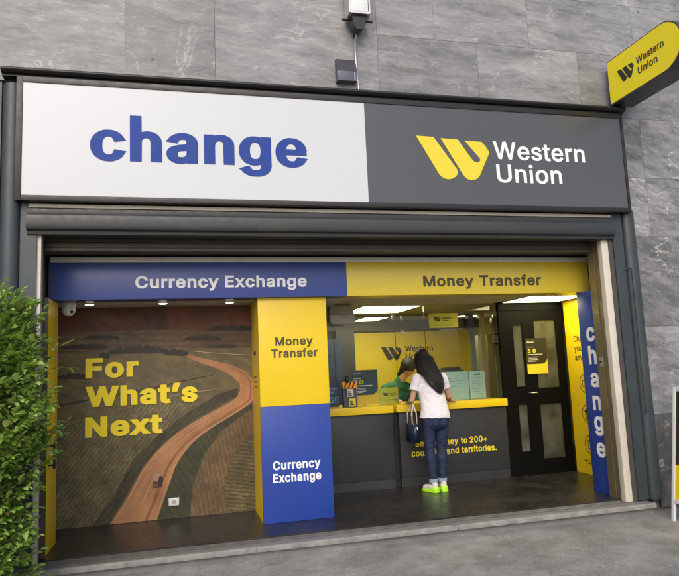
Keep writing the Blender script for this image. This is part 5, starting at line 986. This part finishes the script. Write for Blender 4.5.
for c, out, l_, nl in tips:
    side = out.cross(Vector((0, 0, 1)))
    if side.length < 0.1: side = Vector((1, 0, 0))
    side.normalize(); up = side.cross(out).normalized()
    bend = Vector((rnd.uniform(-.3, .3), rnd.uniform(-.3, .3), rnd.uniform(-.2, .3)))*l_
    pts = [c-out*0.04, c+out*l_*0.5+bend*0.3, c+out*l_+bend]
    sb.tube(pts, [0.0022, 0.0018, 0.001], 4, cap=False)
    for k in range(nl):
        f = (k+0.5)/nl; pos = pts[0].lerp(pts[1], f*2) if f < 0.5 else pts[1].lerp(pts[2], f*2-1)
        sg = 1 if k % 2 else -1
        a = rnd.uniform(-0.9, 0.9)
        d = (out*(0.45+0.5*f)+side*sg*(1-0.6*f)*math.cos(a)+up*math.sin(a)*0.8+Vector((0, 0, rnd.uniform(-0.35, 0.25))))
        nrm = (up+Vector((rnd.uniform(-.6, .6), rnd.uniform(-.6, .6), rnd.uniform(0, .7)))).normalized()
        LL = rnd.uniform(0.024, 0.045) if rnd.random() < 0.35 else rnd.uniform(0.042, 0.072)
        leaf_verts(lb, pos, d, nrm, LL, LL*rnd.uniform(0.50, 0.64))
me = bpy.data.meshes.new('foliage'); lb.to_mesh(me); lb.free(); me.materials.append(lfm)
for f in me.polygons: f.use_smooth = True
fo = bpy.data.objects.new('foliage', me); col.objects.link(fo); fo.parent = bush; fo.matrix_parent_inverse = Matrix.Translation(bush.location).inverted()
for i in range(34):
    a = rnd.random()*2*math.pi; r0 = 0.12*rnd.random(); z1 = rnd.uniform(0.9, 2.1); r1 = surf_r(a, z1)*rnd.uniform(0.4, 0.85)
    p0 = Vector((CX+math.cos(a)*r0, CY+math.sin(a)*r0, 0.0)); p1 = Vector((CX+math.cos(a)*r1*0.45, CY+math.sin(a)*r1*0.3, z1*0.5)); p2 = Vector((CX+math.cos(a)*r1, CY+math.sin(a)*r1*0.6, z1))
    sb.tube([p0, p1, p2], [0.016, 0.010, 0.004], 6)
sb.build('stem', barkm, bush)

# ---------------- people ----------------
def fuse(mb, name, m, parent, voxel, smooth_it=6, decimate=None, disp=None, bvh_cut=None):
    """fuse overlapping pieces into one continuous smooth surface"""
    me = bpy.data.meshes.new('tmp'); bmesh.ops.recalc_face_normals(mb.bm, faces=mb.bm.faces); mb.bm.to_mesh(me); mb.bm.free()
    o = bpy.data.objects.new('tmp', me); col.objects.link(o)
    r_ = o.modifiers.new('r', 'REMESH'); r_.mode = 'VOXEL'; r_.voxel_size = voxel
    s_ = o.modifiers.new('s', 'SMOOTH'); s_.factor = 0.5; s_.iterations = smooth_it
    if disp:
        for (scale, strength) in disp:
            tx = bpy.data.textures.new('folds', 'CLOUDS'); tx.noise_scale = scale; tx.noise_depth = 2
            d_ = o.modifiers.new('d', 'DISPLACE'); d_.texture = tx; d_.strength = strength; d_.mid_level = 0.5; d_.texture_coords = 'GLOBAL'
    dg = bpy.context.evaluated_depsgraph_get(); ev = o.evaluated_get(dg)
    me2 = bpy.data.meshes.new_from_object(ev); bpy.data.objects.remove(o)
    me2.name = name; me2.materials.clear(); me2.materials.append(m)
    for f in me2.polygons: f.use_smooth = True
    ob = bpy.data.objects.new(name, me2); col.objects.link(ob)
    if parent: ob.parent = parent; ob.matrix_parent_inverse = Matrix.Translation(parent.location).inverted()
    return ob
skin = pm('skin', (0.50, 0.27, 0.18), 0.5, var=0.08, vs=12)
skin.node_tree.nodes['Principled BSDF'].inputs['Subsurface Weight'].default_value = 0.08
skin.node_tree.nodes['Principled BSDF'].inputs['Subsurface Radius'].default_value = (0.01, 0.004, 0.002)
hairm = pm('dark_hair', (0.008, 0.006, 0.005), 0.6, var=0.3, vs=40)
denim = pm('blue_denim', (0.010, 0.022, 0.062), 0.75, var=0.35, vs=7, bump=0.4, bs=350)
denim_in = pm('denim_cuff', (0.28, 0.33, 0.42), 0.8, var=0.15, vs=20)
tee = pm('white_cotton', (0.74, 0.72, 0.76), 0.8, var=0.04, bump=0.15, bs=200)
V = Vector
def hand(b, w, d, palm_n, curl=0.25, sgn=1, sc_=1.0):
    """palm, four unequal bent fingers and a side thumb. w wrist, d direction of the fingers, palm_n palm-side normal, sgn side of the thumb"""
    w = V(w); d = V(d).normalized(); n = V(palm_n).normalized(); n = (n-d*n.dot(d)).normalized(); s_ = d.cross(n)*sgn
    pl = 0.085*sc_
    for k in range(4):
        off = s_*(0.027-0.018*k)*sc_
        b.limb(w+off*0.55, w+d*pl+off, 0.013*sc_, 0.0105*sc_, 8)
    for k, fl in enumerate((0.068, 0.076, 0.070, 0.054)):
        p0 = w+d*pl+s_*(0.029-0.0195*k)*sc_; dd = d; q = p0
        for j in range(3):
            dd = (dd+n*curl*(0.7+0.3*j)).normalized(); q2 = q+dd*fl*sc_*(0.44, 0.32, 0.24)[j]; b.limb(q, q2, (0.0088-0.0008*j)*sc_, (0.008-0.0008*j)*sc_, 8); q = q2
    t0 = w+s_*0.022*sc_+d*0.018*sc_; t1 = t0+(s_*0.8+d*0.65+n*0.35).normalized()*0.042*sc_; t2 = t1+(d*0.9+s_*0.25+n*0.3).normalized()*0.030*sc_
    b.limb(t0, t1, 0.013*sc_, 0.0105*sc_, 8); b.limb(t1, t2, 0.0100*sc_, 0.0085*sc_, 8)
def head(b, c, fwd, up, r_=0.098):
    """skull, jaw, nose, ears, brows and eye sockets around centre c looking along fwd"""
    f = V(fwd).normalized(); u = V(up).normalized(); u = (u-f*u.dot(f)).normalized(); s_ = f.cross(u)
    rot = Matrix((s_, f, u)).transposed().to_quaternion()
    P = lambda x, y, z: V(c)+s_*x+f*y+u*z
    b.ell(P(0, -0.012, 0.022), (r_*0.76, r_*0.93, r_*0.88), rot); b.ell(P(0, 0.018, -0.035), (r_*0.60, r_*0.72, r_*0.80), rot)
    b.ell(P(0, 0.055, -0.082), (0.026, 0.022, 0.020), rot)
    b.limb(P(0, 0.086, 0.005), P(0, 0.102, -0.028), 0.008, 0.012, 8); b.ell(P(0, 0.084, -0.055), (0.023, 0.012, 0.009), rot)
    for q in (-1, 1):
        b.ell(P(q*0.077, -0.004, -0.008), (0.010, 0.020, 0.032), rot); b.ell(P(q*0.032, 0.074, 0.024), (0.022, 0.012, 0.006), rot); b.ell(P(q*0.040, 0.060, -0.024), (0.022, 0.018, 0.020), rot)
    return P, rot

W_ = thing('person', (2.87, 1.38, 0.122), 'woman with long dark hair, white T-shirt and jeans standing at the counter', 'person')
FZ = 0.124
b = MB()
hipL, hipR = V((2.835, 1.33, 0.93)), V((2.99, 1.33, 0.93))
knL, knR = V((2.82, 1.345, 0.60)), V((2.975, 1.35, 0.60))
anL, anR = V((2.835, 1.31, 0.215)), V((2.955, 1.335, 0.215))
chest = V((2.905, 1.40, 1.30)); neck = V((2.885, 1.47, 1.50))
shL, shR = V((2.745, 1.415, 1.425)), V((3.065, 1.43, 1.425))
elL, elR = V((2.665, 1.42, 1.17)), V((3.155, 1.46, 1.185))
wrL, wrR = V((2.72, 1.66, 1.135)), V((3.235, 1.66, 1.135))
b.ell(V((2.91, 1.335, 0.95)), (0.155, 0.105, 0.12)); b.ell(V((2.91, 1.355, 1.10)), (0.118, 0.085, 0.14)); b.ell(chest, (0.130, 0.085, 0.16)); b.ell(V((2.90, 1.42, 1.39)), (0.140, 0.062, 0.060))
b.limb(V((2.895, 1.44, 1.42)), neck, 0.056, 0.047); b.limb(neck, V((2.868, 1.515, 1.575)), 0.047, 0.05)
HP, hrot = head(b, (2.868, 1.525, 1.635), (0.02, 0.86, -0.50), (-0.08, 0.5, 0.86))
for s_, e_, w_ in ((shL, elL, wrL), (shR, elR, wrR)):
    b.limb(s_, e_, 0.036, 0.034); b.limb(e_, e_.lerp(w_, 0.4), 0.035, 0.034); b.limb(e_.lerp(w_, 0.4), w_, 0.036, 0.023)
hand(b, wrL, (0.25, 1, -0.02), (0.1, 0, -1), 0.18, 1); hand(b, wrR, (0.75, 0.75, -0.06), (0, 0.0, -1), 0.22, -1)
for h_, k_, a_ in ((hipL, knL, anL), (hipR, knR, anR)):
    b.limb(h_, k_, 0.070, 0.043); b.limb(k_, k_.lerp(a_, 0.35)+V((0, -0.012, 0)), 0.041, 0.043); b.limb(k_.lerp(a_, 0.35)+V((0, -0.012, 0)), a_, 0.043, 0.031)
for a_, dx in ((anL, -0.42), (anR, -0.05)):
    d = V((dx, 1, 0)).normalized(); b.limb(a_, V((a_.x, a_.y-0.02, 0.175)), 0.033, 0.033); b.limb(V((a_.x, a_.y-0.02, 0.175)), V((a_.x, a_.y, 0.155))+d*0.13, 0.030, 0.024)
fuse(b, 'body', skin, W_, 0.0045, 5)
# face details
b = MB()
for q in (-1, 1): b.ell(HP(q*0.031, 0.081, 0.004), (0.011, 0.006, 0.006), hrot, 10, 8)
b.build('eye', M['white'], W_, smooth='all')
# T-shirt
b = MB()
b.ell(V((2.905, 1.385, 1.25)), (0.158, 0.108, 0.17)); b.ell(V((2.90, 1.415, 1.385)), (0.172, 0.085, 0.092))
b.tube([(2.910, 1.335, 0.955), (2.912, 1.335, 0.99), (2.912, 1.345, 1.06), (2.91, 1.36, 1.14), (2.905, 1.385, 1.24), (2.90, 1.405, 1.34)], [(0.188, 0.130), (0.184, 0.128), (0.168, 0.120), (0.156, 0.108), (0.158, 0.102), (0.165, 0.090)], 28)
for s_, e_ in ((shL, elL), (shR, elR)): b.tube([s_, s_.lerp(e_, 0.2), s_.lerp(e_, 0.40), s_.lerp(e_, 0.56)], [0.062, 0.062, 0.058, 0.062], 18); b.ell(s_, (0.062, 0.06, 0.058))
b.limb(V((2.89, 1.45, 1.43)), V((2.885, 1.46, 1.465)), 0.075, 0.062)
ts = fuse(b, 'tshirt', tee, W_, 0.006, 7, disp=((0.12, 0.014), (0.045, 0.010)))
# jeans
b = MB()
b.ell(V((2.91, 1.34, 0.955)), (0.165, 0.118, 0.10)); b.ell(V((2.865, 1.315, 0.90)), (0.083, 0.105, 0.095)); b.ell(V((2.955, 1.315, 0.90)), (0.083, 0.105, 0.095))
for h_, k_, a_ in ((hipL, knL, anL), (hipR, knR, anR)):
    a2 = a_.lerp(k_, 0.10); b.limb(h_, k_, 0.088, 0.060); b.limb(k_, k_.lerp(a2, 0.35)+V((0, -0.01, 0)), 0.060, 0.059); b.limb(k_.lerp(a2, 0.35)+V((0, -0.01, 0)), a2, 0.059, 0.043)
fuse(b, 'jeans', denim, W_, 0.005, 4, disp=((0.07, 0.014), (0.025, 0.006)))
for a_ in (anL, anR):
    c = V((a_.x, a_.y, 0.245)); b = MB()
    b.tube([c+V((0, 0, -0.018)), c+V((0, 0, -0.014)), c+V((0, 0, 0.022)), c+V((0, 0, 0.026))], [0.046, 0.052, 0.054, 0.047], 20)
    b.build('turned_up_cuff', denim_in, W_, smooth=True)
# pockets
b = MB()
for x in (2.862, 2.958): b.prism([(x-0.036, 0.965), (x+0.036, 0.965), (x+0.036, 0.895), (x, 0.875), (x-0.036, 0.895)], 0.004, 'y', 1.203)
b.build('back_pocket', denim, W_)
# shoes
neon = pm('neon_sole', (0.42, 0.85, 0.04), 0.4, var=0.05); shw = pm('shoe_mesh', (0.62, 0.62, 0.55), 0.7, var=0.2, vs=30, bump=0.3, bs=200)
for a_, dx in ((anL, -0.42), (anR, -0.05)):
    d = V((dx, 1, 0)).normalized(); s_ = V((d.y, -d.x, 0)); h0 = V((a_.x, a_.y-0.025, 0))
    b = MB()
    b.limb(h0+V((0, 0, 0.175)), h0+d*0.05+V((0, 0, 0.175)), 0.040, 0.038); b.limb(h0+V((0, 0, 0.19)), h0+V((0, 0, 0.215)), 0.038, 0.036)
    b.limb(h0+d*0.03+V((0, 0, 0.180)), h0+d*0.15+V((0, 0, 0.164)), 0.040, 0.034); b.ell(h0+V((0, 0, 0.165)), (0.04, 0.045, 0.03))
    up_ = fuse(b, 'shoe_upper', shw, W_, 0.004, 4)
    b = MB(); pts = []
    for t_, w in ((-0.05, 0.022), (-0.04, 0.036), (0.0, 0.043), (0.06, 0.038), (0.12, 0.044), (0.165, 0.040), (0.195, 0.022)): pts.append((t_, w))
    poly = [h0+d*t_+s_*w for t_, w in pts]+[h0+d*t_-s_*w for t_, w in pts[::-1]]
    b.prism([(q.x, q.y) for q in poly], 0.027, 'z', FZ); b.build('sole', neon, up_ if False else W_, smooth=True)
    b = MB(); b.ell(h0-d*0.008+V((0, 0, 0.162)), (0.0460, 0.0460, 0.040)); b.limb(h0+d*0.02+s_*0.026+V((0, 0, 0.155)), h0+d*0.11+s_*0.03+V((0, 0, 0.152)), 0.016, 0.012); b.limb(h0+d*0.02-s_*0.026+V((0, 0, 0.155)), h0+d*0.11-s_*0.03+V((0, 0, 0.152)), 0.016, 0.012); b.build('heel_cup', neon, W_, smooth='all')
# hair: fused mass and combed locks
b = MB()
b.ell(HP(0, -0.024, 0.032), (0.094, 0.110, 0.104), hrot)
hl = [V((2.868, 1.475, 1.66)), V((2.872, 1.40, 1.56)), V((2.895, 1.335, 1.46)), V((2.92, 1.288, 1.37)), V((2.950, 1.272, 1.295)), V((2.972, 1.272, 1.235))]
hw = [(0.080, 0.086), (0.056, 0.104), (0.040, 0.108), (0.026, 0.086), (0.016, 0.050), (0.005, 0.014)]
b.tube(hl, [(q[0], q[1]) for q in hw], 22)
b.limb(HP(-0.060, 0.0, 0.02), V((2.80, 1.43, 1.44)), 0.040, 0.034); b.limb(HP(0.062, 0.0, 0.01), V((2.965, 1.42, 1.46)), 0.038, 0.040)
b.limb(V((2.965, 1.42, 1.46)), V((3.005, 1.32, 1.34)), 0.040, 0.020)
fuse(b, 'hair', hairm, W_, 0.006, 5, disp=((0.03, 0.006),))
b = MB(); rh = random.Random(5)
for i in range(700):
    u_ = rh.uniform(-1, 1); pts = []
    ph = rh.uniform(-0.01, 0.01); e_ = rh.uniform(0.70, 1.04) if i % 3 else rh.uniform(0.5, 0.9); lift = rh.uniform(0.94, 1.30) if i % 9 == 0 else rh.uniform(0.94, 1.13); wav = rh.uniform(0.002, 0.007); wp = rh.uniform(0, 6)
    for k in range(7):
        f = min(k/6*e_*5, 5.2); j = min(int(f), 4); fr_ = f-j; c = hl[j].lerp(hl[j+1], fr_); w0 = hw[j][1]+(hw[j+1][1]-hw[j][1])*fr_; t0 = hw[j][0]+(hw[j+1][0]-hw[j][0])*fr_
        pts.append(c+V((u_*w0*1.02*lift+ph*f*0.5+wav*math.sin(f*2.2+wp), -t0*math.sqrt(max(0, 1-u_*u_))*0.90*lift-0.004, t0*0.42*math.sqrt(max(0, 1-u_*u_))+rh.uniform(-.003, .003))))
    b.tube(pts, [0.0020]*5+[0.0014, 0.0005], 4, cap=False)
b.build('hair_lock', hairm, W_, smooth='all')

# handbag on her forearm
hbg = thing('handbag', (2.66, 1.42, 0.69), 'navy tote handbag hanging from the standing woman\u2019s left arm', 'handbag')
navy = pm('navy_leather', (0.012, 0.022, 0.055), 0.35, var=0.1, bump=0.1, bs=90)
b = MB(); v = []
for (x, y, z) in ((-0.055, -0.10, 0), (0.055, -0.10, 0), (0.055, 0.10, 0), (-0.055, 0.10, 0), (-0.035, -0.13, 0.22), (0.035, -0.13, 0.22), (0.035, 0.13, 0.22), (-0.035, 0.13, 0.22)):
    v.append(b.bm.verts.new((2.655+x, 1.42+y, 0.685+z)))
for q in ((0, 3, 2, 1), (4, 5, 6, 7), (0, 1, 5, 4), (1, 2, 6, 5), (2, 3, 7, 6), (3, 0, 4, 7)): b.bm.faces.new([v[i] for i in q])
bmesh.ops.bevel(b.bm, geom=b.bm.edges[:], offset=0.012, segments=3, affect='EDGES')
b.build('bag_body', navy, hbg, smooth='all')
for x in (2.626, 2.684):
    b = MB(); b.tube([(x, 1.345, 0.90), (x+0.002, 1.355, 1.02), (2.668, 1.39, 1.12), (2.670, 1.43, 1.145), (2.668, 1.47, 1.12), (x+0.002, 1.495, 1.02), (x, 1.50, 0.90)], 0.007, 8); b.build('handle', M['cream'], hbg, smooth='all')
b = MB()
for k in range(5): b.tube([(2.61+0.004*k, 1.33-0.004*k, 1.0-0.03*k), (2.625+0.003*k, 1.322-0.003*k, 0.985-0.03*k)], 0.006, 6)
b.build('scarf_trim', pm('scarf_print', (0.5, 0.3, 0.2), 0.7, var=0.5, vs=60), hbg)
b = MB(); b.tube([(2.66, 1.28, 0.87), (2.66, 1.275, 0.84)], 0.009, 8); b.build('clasp', M['rail'], hbg)

# clerk behind the glass
K = thing('person', (2.77, 2.75, 0.122), 'clerk with dark hair and green top, head bowed behind the glass', 'person')
b = MB()
b.ell(V((2.76, 2.70, 0.72)), (0.17, 0.12, 0.13)); b.ell(V((2.76, 2.68, 0.95)), (0.14, 0.10, 0.17)); b.ell(V((2.775, 2.63, 1.17)), (0.16, 0.105, 0.17)); b.ell(V((2.785, 2.60, 1.30)), (0.18, 0.085, 0.08))
b.limb(V((2.80, 2.58, 1.33)), V((2.86, 2.50, 1.46)), 0.055, 0.05)
KP, krot = head(b, (2.90, 2.44, 1.555), (0.12, -0.80, -0.55), (0.15, -0.45, 0.88), 0.100)
for s_, e_, w_, sg in ((V((2.60, 2.59, 1.27)), V((2.57, 2.50, 1.00)), V((2.66, 2.26, 1.135)), -1), (V((2.96, 2.57, 1.27)), V((3.02, 2.48, 1.00)), V((2.98, 2.24, 1.135)), 1)):
    b.limb(s_, e_, 0.052, 0.040); b.limb(e_, w_, 0.040, 0.025); hand(b, w_, (0.1*sg, -1, -0.02), (0, 0, -1), 0.2, sg)
for x in (2.67, 2.85): b.limb(V((x, 2.68, 0.66)), V((x, 2.60, 0.55)), 0.085, 0.065); b.limb(V((x, 2.60, 0.55)), V((x, 2.72, 0.20)), 0.055, 0.035); b.limb(V((x, 2.72, 0.17)), V((x, 2.58, 0.155)), 0.033, 0.028)
fuse(b, 'body', skin, K, 0.005, 5)
b = MB()
b.ell(V((2.76, 2.68, 0.95)), (0.158, 0.118, 0.20)); b.ell(V((2.775, 2.63, 1.17)), (0.178, 0.125, 0.18)); b.ell(V((2.785, 2.60, 1.295)), (0.198, 0.10, 0.085)); b.limb(V((2.80, 2.585, 1.34)), V((2.82, 2.56, 1.39)), 0.085, 0.066)
b.limb(V((2.60, 2.59, 1.27)), V((2.57, 2.50, 1.02)), 0.068, 0.055); b.limb(V((2.96, 2.57, 1.27)), V((3.02, 2.48, 1.02)), 0.068, 0.055)
green = pm('green_cotton', (0.009, 0.11, 0.055), 0.8, var=0.2)
fuse(b, 'top', green, K, 0.007, 6, disp=((0.08, 0.016),))
b = MB(); b.ell(KP(0, -0.022, 0.034), (0.100, 0.118, 0.104), krot); b.ell(KP(0, -0.085, -0.01), (0.06, 0.05, 0.06), krot); b.limb(KP(-0.068, -0.01, 0.0), KP(-0.065, -0.06, -0.15), 0.034, 0.03); b.limb(KP(0.068, -0.01, 0.0), KP(0.065, -0.06, -0.15), 0.034, 0.03); b.limb(KP(0, -0.07, 0), KP(0, -0.085, -0.17), 0.08, 0.062)
fuse(b, 'hair', hairm, K, 0.006, 5, disp=((0.03, 0.006),))
b = MB(); b.ell(V((2.76, 2.70, 0.70)), (0.178, 0.13, 0.12))
for x in (2.67, 2.85): b.limb(V((x, 2.68, 0.66)), V((x, 2.60, 0.55)), 0.093, 0.073); b.limb(V((x, 2.60, 0.55)), V((x, 2.72, 0.22)), 0.065, 0.05)
fuse(b, 'trousers', M['offdark'], K, 0.008, 4)
K.location.x += 0.12
st_ = thing('office_stool', (2.76, 2.78, 0.122), 'black swivel stool the clerk sits on', 'stool')
MB().tube([(2.76, 2.78, 0.50), (2.76, 2.78, 0.56), (2.76, 2.78, 0.575)], [0.19, 0.19, 0.17], 24).build('seat', M['black'], st_, smooth=True)
b = MB(); b.tube([(2.76, 2.78, 0.15), (2.76, 2.78, 0.499)], 0.025); b.tube([(2.76, 2.78, 0.1235), (2.76, 2.78, 0.149)], [0.22, 0.20], 24); b.build('pedestal', M['rail'], st_, smooth=True)

st_.location.x += 0.12
